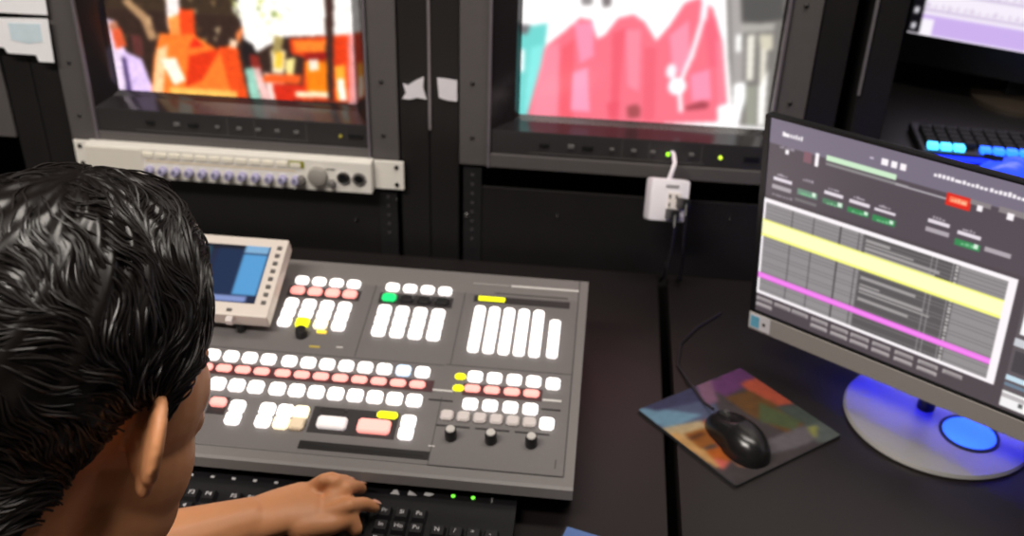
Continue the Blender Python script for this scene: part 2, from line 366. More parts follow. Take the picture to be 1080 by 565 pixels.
for (x0, y0), (x1, y1), w_, c in [((744, -10), (742, 20), 3.5, (255, 245, 250)), ((742, 16), (728, 62), 2.6, (255, 240, 246)), ((728, 60), (716, 88), 2.4, (255, 240, 246)), ((716, 84), (718, 118), 2.2, (255, 246, 250))]:
    P([(x0-w_, y0), (x0+w_, y0), (x1+w_, y1), (x1-w_, y1)], c)
q = f(714, 90); p.ell(q[0], q[1], .036, .05, (255, 248, 252)); q = f(708, 74); p.ell(q[0], q[1], .02, .04, (255, 240, 246))
P([(764, -60), (830, -60), (830, 135), (774, 132), (768, 60)], (120, 116, 112)); P([(768, -60), (778, -60), (784, 60), (782, 132), (774, 132)], (166, 160, 158))
P([(780, -60), (830, -60), (826, 20), (800, 26), (782, 22)], (84, 82, 80)); P([(780, 24), (818, 24), (816, 32), (782, 34)], (170, 166, 160)); P([(776, 36), (782, 36), (781, 54), (776, 54)], (255, 255, 252))
P([(788, 36), (796, 36), (794, 84), (787, 84)], (232, 228, 215)); P([(800, 36), (815, 36), (815, 52), (802, 54)], (206, 200, 180)); P([(802, 52), (809, 52), (806, 92), (801, 92)], (225, 220, 205))
P([(774, 88), (786, 86), (786, 104), (778, 132), (772, 132)], (255, 255, 255)); P([(800, 92), (810, 74), (806, 132), (799, 132)], (252, 250, 245)); P([(786, 90), (798, 90), (797, 132), (786, 132)], (150, 150, 138)); P([(756, 112), (768, 108), (770, 131), (757, 130)], (255, 246, 246))
P([(612, -8), (626, -8), (625, 4), (614, 5)], (140, 134, 134)); P([(634, -8), (646, -8), (645, 5), (636, 7)], (120, 112, 112))
p.blur(13); p.build('screen', M_crt, (SCB[0]-monB.location.x, .042, SCB[2]+HS-monB.location.z), (SCB[1]-SCB[0], 0, 0), (0, 0, -HS), monB, .006)

# ------------------------------------------------------------------ white rack audio unit
M_cream = mat('off_white_metal', (232, 228, 220), .45, noise=.04)
au = thing('audio_interface', 'off-white rack audio unit with lavender knobs under the left monitor', 'audio unit', (-.558, 1.40, .853))
MB().box(-.236, .216, -.004, .017, 0, .052, .002).build('body', M_cream, au); MB().box(-.215, .20, .017, .20, .002, .042, .001).build('chassis', M_cream, au)
for s, a, b in ((-1, -.262, -.237), (1, .217, .263)):
    e = MB().box(a, b, .012, .016, .003, .050, .001).build('rack_ear', M_cream, au)
    for z in (.012, .041): MB().lathe([(.0034, 0), (.0034, .002)], 10, ((b-.011) if s > 0 else (a+.010), .012, z), 'y').build('screw', M_blackp, e)
FY = -.004
MB().box(-.235, -.145, FY-.0015, FY, .003, .049, .0005).build('front_plate', mat('cream_plate', (224, 219, 208), .5, noise=.03), au)
kx = [-.135+.0212*i for i in range(12)]
kn = MB().lathe([(.0072, 0), (.0066, .010), (.005, .012)], 14, (0, 0, 0), 'y').mesh('knob', mat('lavender_knob', (162, 158, 190), .4), True)
for i, x in enumerate(kx):
    link('knob', kn, au, (x, FY, .0165))
    MB().box(x-.0008, x+.0008, FY-.0132, FY-.0118, .0165, .0228).build('pointer', mat('pointer_dark', (60, 58, 84), .5), au)
bt = MB().box(-.0085, .0085, -.0025, 0, -.004, .004, .0008).mesh('push_button', mat('button_cream', (236, 230, 214), .45))
for i in range(12): link('push_button', bt, au, (kx[i], FY, .041))
MB().box(-.14, .098, FY-.0006, FY, .0300, .0312).build('stripe', mat('amber_stripe', (214, 190, 140), .5), au)
MB().box(.088, .112, FY-.0012, FY, .0365, .0475).build('display', mat('olive_display', (118, 116, 34), .3, emit=.35), au)
def dial(x, z, r, h, m, name='knob'): return MB().lathe([(r, 0), (r*.92, h), (r*.7, h*1.15)], 18, (x, FY, z), 'y').build(name, m, au, True)
M_gk = mat('grey_knob', (150, 146, 140), .45)
dial(.106, .017, .0075, .009, mat('dark_grey_knob', (104, 100, 98), .4)); dial(.133, .026, .0155, .010, M_gk, 'jog_wheel'); dial(.154, .015, .006, .008, mat('dark_grey_knob'))
MB().box(.146, .160, FY-.0012, FY, .037, .0385).build('lettering_line', mat('dark_print', (80, 78, 76), .6), au)
for x in (.173, .197):
    j = MB().lathe([(.0105, 0), (.0105, .003), (.0075, .004), (.0075, .001)], 20, (x, FY, .025), 'y').build('jack_socket', M_chrome if x < .18 else mat('dark_grey_knob'), au, True)
    MB().lathe([(.007, 0), (.007, .0015)], 16, (x, FY-.001, .025), 'y').build('socket_hole', M_blackp, j)
del bt

# ------------------------------------------------------------------ papers and tape
M_paper = mat('white_paper', (242, 242, 246), .8, noise=.03)
def paper(name, pts, label, cat, y=1.408, m=M_paper, thick=.0012):
    P3 = [rackp(*q, y) for q in pts]
    return tag(MB().prism([(v.x, v.z) for v in P3], 'y', y, y+thick).build(name, m), label, cat)
paper('paper_sheet', [(-40, -40), (42, -38), (50, 16), (-40, 11)], 'plain white paper sheet cut by the top left corner', 'paper', 1.410)
ps = paper('paper_sheet', [(-30, 18), (50, 20), (57, 66), (41, 65), (38, 58), (8, 56), (4, 50), (-30, 48)], 'white paper sheet with pale blue print below the plain sheet', 'paper', 1.407)
P3 = [rackp(*q, 1.4065) for q in [(8, 24), (42, 25), (45, 44), (30, 46), (12, 42)]]
MB().prism([(v.x, v.z) for v in P3], 'y', 1.4063, 1.4069).build('blue_print', mat('pale_blue_print', (206, 224, 234), .8), ps)
M_tape = mat('white_tape', (222, 218, 224), .6, noise=.05, scale=90, bump=.2)
paper('tape_piece', [(424, 104), (428, 98), (425, 88), (430, 90), (440, 84), (447, 81), (446, 92), (450, 105), (440, 103), (432, 105)], 'torn white tape scrap on the black post beside the left monitor', 'tape', 1.4215, M_tape)
paper('tape_piece', [(461, 82), (470, 83), (482, 85), (482, 107), (472, 106), (463, 103)], 'neat rectangular white tape patch on the post beside the right monitor', 'tape', 1.4200, M_tape)

# ------------------------------------------------------------------ white outlet hanging under the right monitor
a, b, c, d = rackp(688, 187, 1.375), rackp(727, 190, 1.39), rackp(720, 234, 1.365), rackp(677, 231, 1.35)
ot = thing('power_outlet', 'white power outlet box hanging on a cord below the right monitor', 'outlet', tuple((c+d)/2))
mid = (a+b+c+d)/4; ex = ((b-a)+(c-d)).normalized(); ez = ((a-d)+(b-c)).normalized(); ny = ez.cross(ex).normalized(); ez = ex.cross(ny)*-1
ez = ny.cross(ex)*-1 if ny.cross(ex).z < 0 else ny.cross(ex)
W2, H2 = ((b-a).length+(c-d).length)/4, ((a-d).length+(b-c).length)/4
if ny.y > 0: ny = -ny                      # ny points to the viewer
Rm = Matrix((ex, -ny, ez)).transposed()
def OP(mb, name, m, smooth=False, par=ot):
    mb.v = [tuple(Rm @ Vector(v) + mid - ot.location) for v in mb.v]; return mb.build(name, m, par, smooth)
OP(MB().box(-W2, W2, -.014, .014, -H2, H2, .006), 'outlet_body', M_wplast, True)
OP(MB().box(-.008, .012, -.0152, -.013, .019, .023, .0004), 'marking', mat('grey_mark', (150, 148, 152), .6))
OP(MB().box(-.004, .016, -.0158, -.013, -.024, .012, .001), 'socket_face', mat('socket_cream', (222, 215, 212), .5))
for x, z in ((-.001, .006), (.009, .006), (-.001, -.006)): OP(MB().box(x-.0012, x+.0012, -.0163, -.0150, z-.003, z+.003), 'slot', M_blackp)
cords = []
for x, z, dx in ((.015, -.002, .004), (.000, -.019, -.002)):
    OP(MB().box(x-.0065, x+.0065, -.044, -.0155, z-.008, z+.008, .003), 'plug', M_blackp, True)
    s = Rm @ Vector((x, -.042, z)) + mid
    pts = [s, s+Vector((0, -.012, -.012)), s+Vector((dx*.3, -.012, -.05)), s+Vector((dx, -.004, -.085)), Vector((s.x+dx*1.4, 1.345, .80)), Vector((s.x+dx*1.6, 1.36, .765)), Vector((s.x+dx*1.7, 1.385, .7545)), Vector((s.x+dx*1.8, 1.41, .73))]
    MB().tube([q-ot.location for q in pts], .0026, 8).build('black_cord', mat('cord_black', (30, 28, 32), .35), ot, True)
s = Rm @ Vector((0, 0, H2-.003)) + mid
MB().tube([q-ot.location for q in [s, s+Vector((.003, .0, .012)), s+Vector((.007, .01, .024)), s+Vector((.005, .03, .03)), s+Vector((0, .055, .024))]], .0034, 8).build('white_cord', M_wplast, ot, True)

# ------------------------------------------------------------------ grey video switcher
TA = math.radians(11); MO = Vector((0, .827, .80))
sw = thing('video_switcher', 'grey video switcher panel full of lit white and pink keys', 'switcher', (0, .827, .75))
XL = -.575
def mx(x, s, h=0): return Vector((x, .827+s*math.cos(TA)-h*math.sin(TA), .80+s*math.sin(TA)+h*math.cos(TA))) - sw.location
def mxm(mb):
    mb.v = [tuple(mx(*v)) for v in mb.v]; return mb
def sbox(name, x0, x1, s0, s1, h0, h1, m, c=0, par=sw): return mxm(MB().box(x0, x1, s0, s1, h0, h1, c)).build(name, m, par)
# body: wedge with an undercut nose
pr = [mx(0, 0, -.012), mx(0, .004, -.001), mx(0, .008, 0), mx(0, .340, 0), mx(0, .344, -.004)]
prof = [(v.y, v.z) for v in pr]+[(.345, 0.004), (.045, .004), (.022, .026)]
MB().prism(prof, 'x', XL, 0).build('body', M_mix, sw)
for x in (XL+.05, -.05):
    for y in (.07, .32): MB().lathe([(.012, 0), (.012, .004)], 12, (x, y, 0)).build('rubber_foot', M_blackp, sw)
sbox('panel_plate', XL+.012, -.012, .020, .300, 0, .0012, mat('switcher_panel', (95, 91, 91), .5, noise=.05, scale=180), .0004)
sbox('upper_trim', -.100, -.012, .318, .3215, 0, .0008, M_print); sbox('upper_trim', -.150, -.102, .3185, .3205, 0, .0008, mat('dim_print', (140, 137, 136), .6))
M_seam = mat('panel_seam', (62, 60, 60), .6)
for a, b, c, d in ((-.160, -.012, .0195, .0205), (-.160, -.159, .02, .118), (-.163, -.012, .170, .171), (XL+.012, -.165, .168, .169), (-.158, -.157, .172, .30), (-.275, -.274, .172, .30), (-.022, -.0205, .030, .042), (-.012, -.011, .02, .34), (-.12, -.025, .303, .304)):
    sbox('panel_seam', a, b, c, d, .0012, .0016, M_seam)
def kmesh(w_, d_, h_, m):
    mb = MB(); r = .0028; z0 = .001
    def ring(hw, hd, r, z): return [(sx*(hw-r*(1-k)), sy*(hd-r*k), z) for sx, sy, k in ((1, -1, 0), (1, -1, 1), (1, 1, 1), (1, 1, 0), (-1, 1, 0), (-1, 1, 1), (-1, -1, 1), (-1, -1, 0))]
    def rg(hw, hd, r, z):
        o = []
        for sx, sy in ((1, -1), (1, 1), (-1, 1), (-1, -1)):
            e = [(sx*(hw-r), sy*hd, z), (sx*hw, sy*(hd-r), z)]
            o += e if sx*sy < 0 else e[::-1]
        return o
    A, B, C = rg(w_/2, d_/2, r, z0), rg(w_/2, d_/2, r, h_-.002), rg(w_/2-.0016, d_/2-.0016, r, h_)
    fs = [tuple(range(16, 24))]+[(i, (i+1) % 8, 8+(i+1) % 8, 8+i) for i in range(8)]+[(8+i, 8+(i+1) % 8, 16+(i+1) % 8, 16+i) for i in range(8)]
    return mb.add(A+B+C, fs).mesh('key', m)
KM = {}
def key(x, s, w_, d_, m, h=.0065, name='key', par=sw):
    k = (w_, d_, h, m.name)
    if k not in KM: KM[k] = kmesh(w_, d_, h, m)
    return link(name, KM[k], par, mx(x, s, .0008), (TA, 0, 0))
KW, KD = .0172, .0150
# block A (next to the small display) and block B (green key)
for bx0, base in ((-.373, 'A'), (-.253, 'B')):
    sbox('key_inlay', bx0-.013, bx0+.082, .268, .287, .0010, .0018, M_mixd)
    for i in range(4):
        x = bx0+.0229*i
        key(x+.001, .2965, KW, .0125, M_white)
        key(x, .2775, KW+.001, .0125, M_pink if base == 'A' else (M_green if i == 0 else M_blackp), .0055)
        if base == 'A':
            for j, s in enumerate((.2520, .2355, .2190)):
                key(x-.001, s, .0165, .0162, (M_yel if (i == 1 and j == 2) else (M_warm if (i == 2 and j == 2) else M_white)))
        else:
            for s in (.2520, .2340, .2160): key(x-.001, s, .0165, .0176, M_white)
def knob(x, s, r, hgt, cap=True):
    k = MB().lathe([(r, 0), (r, hgt*.7), (r*.85, hgt)], 16).build('knob', M_blackp, sw, True, mx(x, s, .001), (TA, 0, 0))
    if cap: MB().lathe([(r*.78, hgt), (r*.7, hgt+.0012)], 16).build('cap', mat('knob_cap', (190, 186, 182), .3, .2), k, True)
    return k
knob(-.347, .199, .0075, .012, False)
sbox('amber_lamp', -.330, -.318, .205, .209, .0012, .003, mat('amber_lamp', (230, 200, 60), .4, emit=.8))
sbox('amber_lamp', -.333, -.320, .180, .183, .0012, .002, mat('amber_print', (170, 150, 70), .4)); sbox('print_mark', -.300, -.292, .183, .185, .0012, .002, M_print)
# block F: six long lit bars under a yellow readout
sbox('readout', -.145, -.022, .2845, .2955, .0010, .0022, M_mixd); sbox('readout_text', -.139, -.105, .286, .294, .0022, .0028, M_yel)
for i in range(5): key(-.134+.0187*i, .2330, .0135, .0800, M_white, .0065, 'bar_key')
key(-.0375, .2260, .0135, .0640, M_white, .0065, 'bar_key')
# main bus rows
XC = [-.444, -.421, -.398, -.375]+[-.3495+.0231*i for i in range(8)]; XC = [-.513, -.490, -.467]+XC
sbox('key_inlay', XL+.03, -.172, .1245, .1425, .0010, .0018, mat('bus_inlay', (62, 34, 36), .5))
for i, x in enumerate(XC):
    key(x, .1525, KW, .0150, M_ltblue if i == len(XC)-2 else M_white); key(x-.003, .1335, .0185, .0105, M_pink, .0045); key(x-.002, .1075, .0178, .0170, M_white)
sbox('print_strip', -.172, -.148, .127, .1295, .001, .002, M_print); sbox('print_strip', -.043, -.021, .1255, .1285, .001, .002, M_print)
sbox('dark_strip', -.174, -.146, .112, .114, .001, .002, M_mixd); sbox('dark_strip', -.043, -.021, .112, .114, .001, .002, M_mixd)
# lower left keys and the take/cut zone
sbox('key_inlay', -.424, -.402, .064, .090, .001, .0018, M_mixd); key(-.413, .080, .0185, .0120, M_pink)
for x, m1, m2 in ((-.389, M_white, M_white), (-.354, M_white, M_white), (-.333, M_white, M_warm), (-.3145, M_warm, M_warm)):
    key(x, .0755, .0172, .0172, m1); key(x, .0580, .0172, .0172, m2 if x != -.3145 else mat('unlit_cream_key', (214, 196, 168), .5))
sbox('key_inlay', -.302, -.203, .050, .088, .0010, .0020, M_mixd)
key(-.276, .0640, .0340, .0170, mat('dim_white_key', (205, 198, 198), .4, emit=.55)); key(-.228, .0640, .0370, .0190, M_pink); key(-.2165, .0835, .0240, .0100, M_yel, .004)
key(-.279, .0835, .034, .008, M_mixd, .003); key(-.1905, .0755, .0165, .0170, M_white); key(-.1905, .0585, .0165, .0170, M_white)
sbox('slot_frame', -.306, -.160, .026, .037, .001, .0022, mat('slot_black', (22, 20, 20), .4)); sbox('slot_groove', -.300, -.166, .030, .033, .0022, .0026, M_blackp)
# right block
XR = [-.125, -.102, -.0785, -.0555]
for s in (.152, .1335): key(-.1425, s, .0130, .0095, M_yel, .004)
sbox('key_inlay', -.137, -.044, .1245, .1425, .0010, .0018, mat('bus_inlay'))
for x in XR: key(x, .1525, KW, .0150, M_white); key(x-.001, .1345, .0185, .0105, M_pink, .0045); key(x, .1095, KW, .0150, M_white)
key(-.0325, .1515, .0165, .0160, M_white)
for i in range(6): key(-.1490+.01885*i, .0905, .0150, .0145, M_offkey, .005)
key(-.0350, .0900, .0165, .0160, M_white)
for x in (-.140, -.095, -.050):
    sbox('dark_strip', x-.020, x+.019, .0750, .0772, .001, .0018, M_mixd); knob(x, .060, .0068, .015)
sbox('print_mark', -.163, -.156, .045, .0465, .001, .0016, M_print)
# small tilting display on the left
B0 = Vector((-.3842, 1.0078, .8708)); T0 = Vector((-.3836, 1.1145, .9205)); up = (T0-B0).normalized(); LH = (T0-B0).length; LW = .165; nrm = Vector((1, 0, 0)).cross(up)
def lc(x, s, h): return B0 + Vector((-1, 0, 0))*x + up*s + nrm*h - sw.location
def lbox(name, x0, x1, s0, s1, h0, h1, m, par, c=0):
    mb = MB().box(x0, x1, s0, s1, h0, h1, c); mb.v = [tuple(lc(*v)) for v in mb.v]; return mb.build(name, m, par)
ld_ = lbox('display_housing', 0, LW, 0, LH, -.022, 0, mat('warm_grey_plastic', (196, 186, 178), .5, noise=.03), sw, .002)
lbox('display_mount', .03, LW-.03, .01, .05, -.05, -.02, M_mix, sw)
q = Pic(60, 50, (22, 34, 62))
q.rect(0, 0, 1, .1, (14, 20, 34)); q.rect(.50, .08, .74, .86, (14, 40, 76)); q.rect(.28, .05, .44, .9, (24, 66, 84)); q.rect(.32, .45, .36, .8, (120, 200, 170)); q.rect(.0, .1, .25, .9, (20, 46, 70))
q.rect(.76, .0, 1, .13, (128, 176, 214)); q.rect(.76, .15, 1, .86, (86, 158, 214)); q.rect(.05, .88, .9, 1, (132, 150, 204)); q.rect(.0, .88, .05, 1, (60, 80, 130)); q.blur(1)
o = q.build('screen', picmat('lcd_picture', 1.0, .25), lc(LW-.014, LH-.014, .0006), Vector((LW-.014-.0195, 0, 0)), -up*(LH-.014-.018), ld_)
for k in range(8): lbox('soft_key', .006, .0115, .018+.0118*k, .0228+.0118*k, 0, .002, mat('soft_key_grey', (84, 80, 78), .5), ld_)
lbox('soft_key', .045, .051, .005, .0085, 0, .002, mat('soft_key_grey'), ld_)
MB().lathe([(.006, 0), (.0055, .012)], 14).build('knob', M_blackp, sw, True, mx(-.4235, .200, .001), (TA, 0, 0))
lbox('hinge_tab', .042, .050, -.008, 0, -.010, -.002, M_offkey, ld_)

# ------------------------------------------------------------------ keyboard
kb = thing('keyboard', 'black computer keyboard with two green lights under the operator\'s hand', 'keyboard', (-.280, .770, .75))
KX0, KX1, KY0, KY1 = -.222, .2205, -.082, .074
MB().prism([(KY0, 0), (KY1, 0), (KY1, .024), (KY1-.022, .0235), (KY0+.004, .013), (KY0, .010)], 'x', KX0, KX1).build('case', mat('keyboard_case', (22, 21, 23), .35), kb)
M_keycap = mat('keycap_black', (30, 29, 31), .38); M_leg = mat('legend_white', (196, 194, 196), .6)
kc = {}
def cap(x, y, w_, ch):
    z = .013+(y-KY0)/(KY1-.022-KY0)*.0105
    if w_ not in kc:
        a, b, h = w_/2-.001, w_/2-.0032, .007
        mb = MB().add([(-a, -.0085, 0), (a, -.0085, 0), (a, .0085, 0), (-a, .0085, 0), (-b, -.0055, h), (b, -.0055, h), (b, .0068, h), (-b, .0068, h)], [(4, 5, 6, 7), (0, 1, 5, 4), (1, 2, 6, 5), (2, 3, 7, 6), (3, 0, 4, 7)])
        kc[w_] = mb.mesh('keycap', M_keycap)
    o = link('keycap', kc[w_], kb, (x, y, z), (.067, 0, 0))
    if ch:
        link('legend', text_mesh(ch, .0075, M_leg), o, (-.001 if len(ch) < 2 else 0, .001, .0072))
R_ = [('`1234567890-=', 0), ('QWERTYUIOP[]', 1.5), ('ASDFGHJKL;\'', 1.75), ('ZXCVBNM,./', 2.25)]
P_ = .0187; xs0 = KX0+.018; ysr = [.028, .009, -.010, -.029, -.048, -.067]
cap(xs0, ysr[0], .0187, None)
for g in range(3):
    for k in range(4): cap(xs0+P_*(2+g*4.5+k), ysr[0], .0187, 'F%d' % (g*4+k+1))
for r, (st, off) in enumerate(R_):
    for i, ch in enumerate(st): cap(xs0+P_*(off+i), ysr[r+1], .0187, ch)
for x, r, w_ in ((13.5, 1, .0374), (.25, 2, .028), (13.75, 2, .028), (.4, 3, .033), (13.35, 3, .042), (.65, 4, .042), (13.1, 4, .05), (.15, 5, .023), (2.8, 5, .023), (7, 5, .112), (11.3, 5, .023), (13.8, 5, .023)): cap(xs0+P_*x, ysr[r], w_, None)
for i in range(3):
    cap(xs0+P_*(15.3+i), ysr[0], .0187, ('Pr', 'Sl', 'Pa')[i]); cap(xs0+P_*(15.3+i), ysr[1], .0187, ('In', 'Ho', 'Pu')[i]); cap(xs0+P_*(15.3+i), ysr[2], .0187, ('De', 'En', 'Pd')[i]); cap(xs0+P_*(15.3+i), ysr[5], .0187, '<v>'[i])
cap(xs0+P_*16.3, ysr[4], .0187, '^')
for j, row in enumerate(('N/*-', '789+', '456', '123', '0.')):
    for i, ch in enumerate(row): cap(xs0+P_*(18.75+i-.0)-.004, ysr[1+j], .0187, ch)
def kbp(px, py): v = desk(px, py, .774); return v.x-kb.location.x, v.y-kb.location.y
for px in (478, 499):
    x, y = kbp(px, 523+(px-478)*.09); MB().lathe([(.0022, .0236), (.0022, .0247), (.001, .0252)], 10, (x, y, 0)).build('status_light', mat('bright_green_led', (110, 230, 60), .4, emit=1.6), kb, True)
for px, pts in ((417, [(-.005, -.003), (.005, -.003), (.003, .002), (0, .005), (-.003, .002)]), (435, [(-.005, -.003), (.005, -.003), (.002, .0), (-.004, .004)]), (452, [(-.005, -.002), (.002, -.003), (.006, .001), (-.004, .003)])):
    x, y = kbp(px, 519+(px-417)*.06); MB().prism([(x+a_, y+b_) for a_, b_ in pts], 'z', .0237, .0243).build('media_symbol', M_leg, kb)
x, y = kbp(519, 527); MB().box(x-.0006, x+.0006, y-.004, y+.004, .0237, .0242).build('mark', mat('grey_mark'), kb)
for i in range(9):
    MB().box(KX0+.03+.024*i, KX0+.034+.024*i, .0585, .0615, .0237, .0242).build('media_symbol', M_leg, kb)

# ------------------------------------------------------------------ mouse pads and mouse
pc = [desk(672, 436), desk(780, 388), desk(888, 463), desk(775, 513)]    # left, far, right, near corners
cen = sum(pc, Vector())/4; e1 = ((pc[1]-pc[0])+(pc[2]-pc[3]))/4; e2 = ((pc[0]-pc[3])+(pc[1]-pc[2]))/4   # half edges
pad = thing('mouse_pad', 'square mouse pad with colourful blue, purple and orange print under mouse', 'mouse pad', (cen.x, cen.y, DZ))
mb = MB(); out = []
for sx, sy in ((-1, -1), (1, -1), (1, 1), (-1, 1)):
    for k in range(5):
        an = math.pi*(1+.5*[(-1, -1), (1, -1), (1, 1), (-1, 1)].index((sx, sy)))+k*math.pi/8
        rr = .05; u_, v_ = sx*(1-rr)+rr*math.cos(an), sy*(1-rr)+rr*math.sin(an); q_ = e1*u_+e2*v_; out.append((q_.x, q_.y))
mb.prism(out, 'z', 0, .0036).build('rubber_base', mat('pad_rubber', (26, 25, 28), .8), pad)
def padm(px, py):
    v = desk(px, py)-cen; return (.5+.5*v.dot(e1)/e1.length_squared, .5-.5*v.dot(e2)/e2.length_squared)
p = Pic(110, 110, (70, 62, 66)); P = lambda pts, c, a=1.0: p.poly([padm(*q) for q in pts], c, a)
P([(660, 436), (745, 400), (760, 440), (715, 470)], (84, 92, 122)); P([(665, 436), (690, 432), (742, 440), (706, 456)], (112, 150, 176)); P([(668, 430), (735, 402), (742, 424), (695, 436)], (60, 60, 92))
P([(745, 405), (782, 384), (800, 398), (765, 420)], (104, 58, 108)); P([(735, 408), (750, 400), (758, 425), (745, 430)], (130, 92, 118)); P([(780, 405), (800, 396), (845, 424), (812, 430)], (186, 84, 60))
P([(765, 420), (790, 412), (850, 446), (830, 460), (790, 440)], (104, 70, 36)); P([(800, 425), (842, 446), (836, 456), (800, 446)], (80, 92, 60)); P([(815, 430), (850, 428), (872, 448), (850, 452)], (74, 84, 78))
P([(845, 452), (872, 442), (894, 463), (860, 470)], (92, 100, 98)); P([(850, 452), (860, 450), (858, 464), (848, 460)], (150, 150, 80)); P([(800, 470), (846, 450), (858, 466), (812, 488)], (104, 98, 104))
P([(698, 456), (740, 446), (752, 456), (712, 470)], (190, 168, 130)); P([(706, 462), (716, 460), (766, 494), (756, 500)], (208, 160, 100)); P([(722, 462), (744, 454), (760, 470), (740, 478)], (150, 88, 34)); P([(744, 480), (762, 474), (772, 490), (758, 496)], (182, 92, 30)); P([(742, 446), (752, 444), (768, 476), (758, 476)], (190, 74, 44)); P([(728, 464), (742, 459), (745, 462), (731, 468)], (90, 50, 24))
P([(752, 488), (770, 492), (762, 502)], (214, 100, 90)); P([(770, 500), (800, 486), (860, 470), (776, 518)], (66, 60, 62))
a_ = padm(782, 493); p.ell(a_[0], a_[1], .05, .05, (170, 110, 84)); p.ell(a_[0], a_[1], .026, .026, (80, 68, 66))
for s in range(30):
    i_, j_ = rng.uniform(0, 1, 2); p.ell(i_, j_, rng.uniform(.02, .06), rng.uniform(.01, .03), p.a[int(j_*109), int(i_*109)]*rng.uniform(.8, 1.15), .5)
p.a *= .78*rng.uniform(.8, 1.2, p.a.shape[:2])[..., None]; p.blur(7)
E1, E2 = e1*.985, e2*.985
p.build('printed_top', picmat('pad_print', 0, .7, .2), -E1+E2+Vector((0, 0, .0039)), E1*2, -E2*2, pad)
# second pad cut by the bottom edge
c0 = desk(597, 556); dirx = Vector((math.cos(-.28), math.sin(-.28), 0)); diry = Vector((dirx.y, -dirx.x, 0))
pd2 = thing('mouse_pad', 'blue-violet mouse pad whose corner peeks in at the bottom edge', 'mouse pad', tuple(c0))
pts = [(0, 0), dirx*.20, dirx*.20+diry*.17, diry*.17]; pts = [Vector((q_[0], q_[1], 0)) for q_ in pts]
MB().prism([(q_.x, q_.y) for q_ in pts], 'z', 0, .0036).build('rubber_base', mat('pad_rubber'), pd2)
p = Pic(40, 34, (64, 66, 104)); p.ell(.05, .0, .2, .3, (84, 108, 160)); p.ell(.4, .1, .2, .3, (120, 92, 120)); p.ell(.7, .6, .3, .3, (150, 90, 80)); p.blur(4)
p.build('printed_top', picmat('pad_print'), pts[0]*.98+(dirx+diry)*.002+Vector((0, 0, .0039)), dirx*.196, diry*.166, pd2)
# mouse
mp = (desk(750, 430, .765)+desk(808, 488, .765))/2; ang = math.atan2(-.062, .093)
fw = (desk(750, 430, .765)-desk(808, 488, .765)); ang = math.atan2(fw.y, fw.x)-math.pi/2
ms = thing('computer_mouse', 'glossy black wired computer mouse on the colourful pad', 'mouse', (mp.x, mp.y, DZ+.0040), (0, 0, ang))
def mouse_shell(z0, z1, sc=1.0):
    mb = MB(); n, mlev = 32, 9; vs = []; fs = []
    for j in range(mlev):
        t = j/(mlev-1); k = math.cos(t*math.pi/2)**.75 if t < 1 else .02
        for i in range(n):
            a = 2*math.pi*i/n; c_, s_ = math.cos(a), math.sin(a)
            x = .0305*math.copysign(abs(c_)**.85, c_)*(1-.10*math.exp(-((s_-.1)/.35)**2))*(1 if s_ < 0 else .94)
            y = .0555*math.copysign(abs(s_)**.9, s_)
            hump = 1-.28*max(0, s_)**1.2-.04*max(0, -s_)
            vs.append((x*k*sc, y*k*sc-.004*t, z0+(z1-z0)*math.sin(t*math.pi/2)*(hump if t < .99 else .96)))
    for j in range(mlev-1):
        for i in range(n): fs.append((j*n+i, j*n+(i+1) % n, (j+1)*n+(i+1) % n, (j+1)*n+i))
    fs.append(tuple((mlev-1)*n+i for i in range(n))); fs.append(tuple(range(n))[::-1]); return mb.add(vs, fs)
mouse_shell(.0, .034, .94).build('shell', mat('mouse_black', (24, 23, 24), .25, noise=.05), ms, True)
MB().tube([(0, .008, .0318), (0, .022, .0284), (0, .034, .0226), (0, .043, .0150)], .0007, 6).build('button_split', mat('split_black', (8, 8, 8), .6), ms)
MB().lathe([(.003, -.0035), (.008, -.003), (.008, .003), (.003, .0035)], 16, (0, .028, .0195), 'x').build('scroll_wheel', mat('wheel_grey', (58, 56, 56), .5), ms, True)
Ri = Matrix.Rotation(-ang, 3, 'Z')
wp = [desk(752, 431, .764), desk(742, 424, .757), desk(735, 414, .7565), desk(727, 402, .7555), desk(715, 385, .7525), desk(718, 362, .7525), desk(735, 345, .7525), desk(760, 330, .7525)]
MB().tube([Ri @ (v-ms.location) for v in wp], .0018, 8).build('cable', mat('mouse_cable', (36, 32, 36), .4), ms, True)

# ------------------------------------------------------------------ desktop computer monitor
MA, MBk, MG = math.radians(-37.8), math.radians(-4), math.radians(2.5)
u_ = Vector((math.cos(MA), math.sin(MA), 0)); nn = Vector((math.sin(MA), -math.cos(MA), 0)); v_ = Vector((0, 0, 1))*math.cos(MBk)-nn*math.sin(MBk)
mu = u_*math.cos(MG)+v_*math.sin(MG); mv = v_*math.cos(MG)-u_*math.sin(MG); mn = mu.cross(mv)
SC_ = .905
O_ = CAM+(Vector((.235, 1.2763, .7715))-CAM)*SC_           # lower-left corner of the display area, above the chin
HM, WM = .302*SC_, .485
bc = desk(987, 443)
dm = thing('computer_monitor', 'slim computer monitor on round silver stand showing a playlist program', 'monitor', (bc.x, bc.y, DZ))
def mo(x, s, h): return O_+mu*x+mv*s+mn*h-dm.location
def mbox(name, x0, x1, s0, s1, h0, h1, m, par=dm, c=0):
    mb = MB().box(x0, x1, s0, s1, h0, h1, c); mb.v = [tuple(mo(*v)) for v in mb.v]; return mb.build(name, m, par)
CH = .026
mbox('back_shell', 0, WM, -CH, HM, -.011, -.003, M_blackp, c=.002); mbox('back_cover', .05, WM-.05, -CH+.01, HM-.06, -.024, -.011, M_blackp, c=.004)
M_silver = mat('silver_plastic', (156, 151, 147), .45, 0, noise=.04)
chin = mbox('chin', 0, WM, -CH, 0, -.003, .004, M_silver, c=.001)
bz = .007; tb = .002
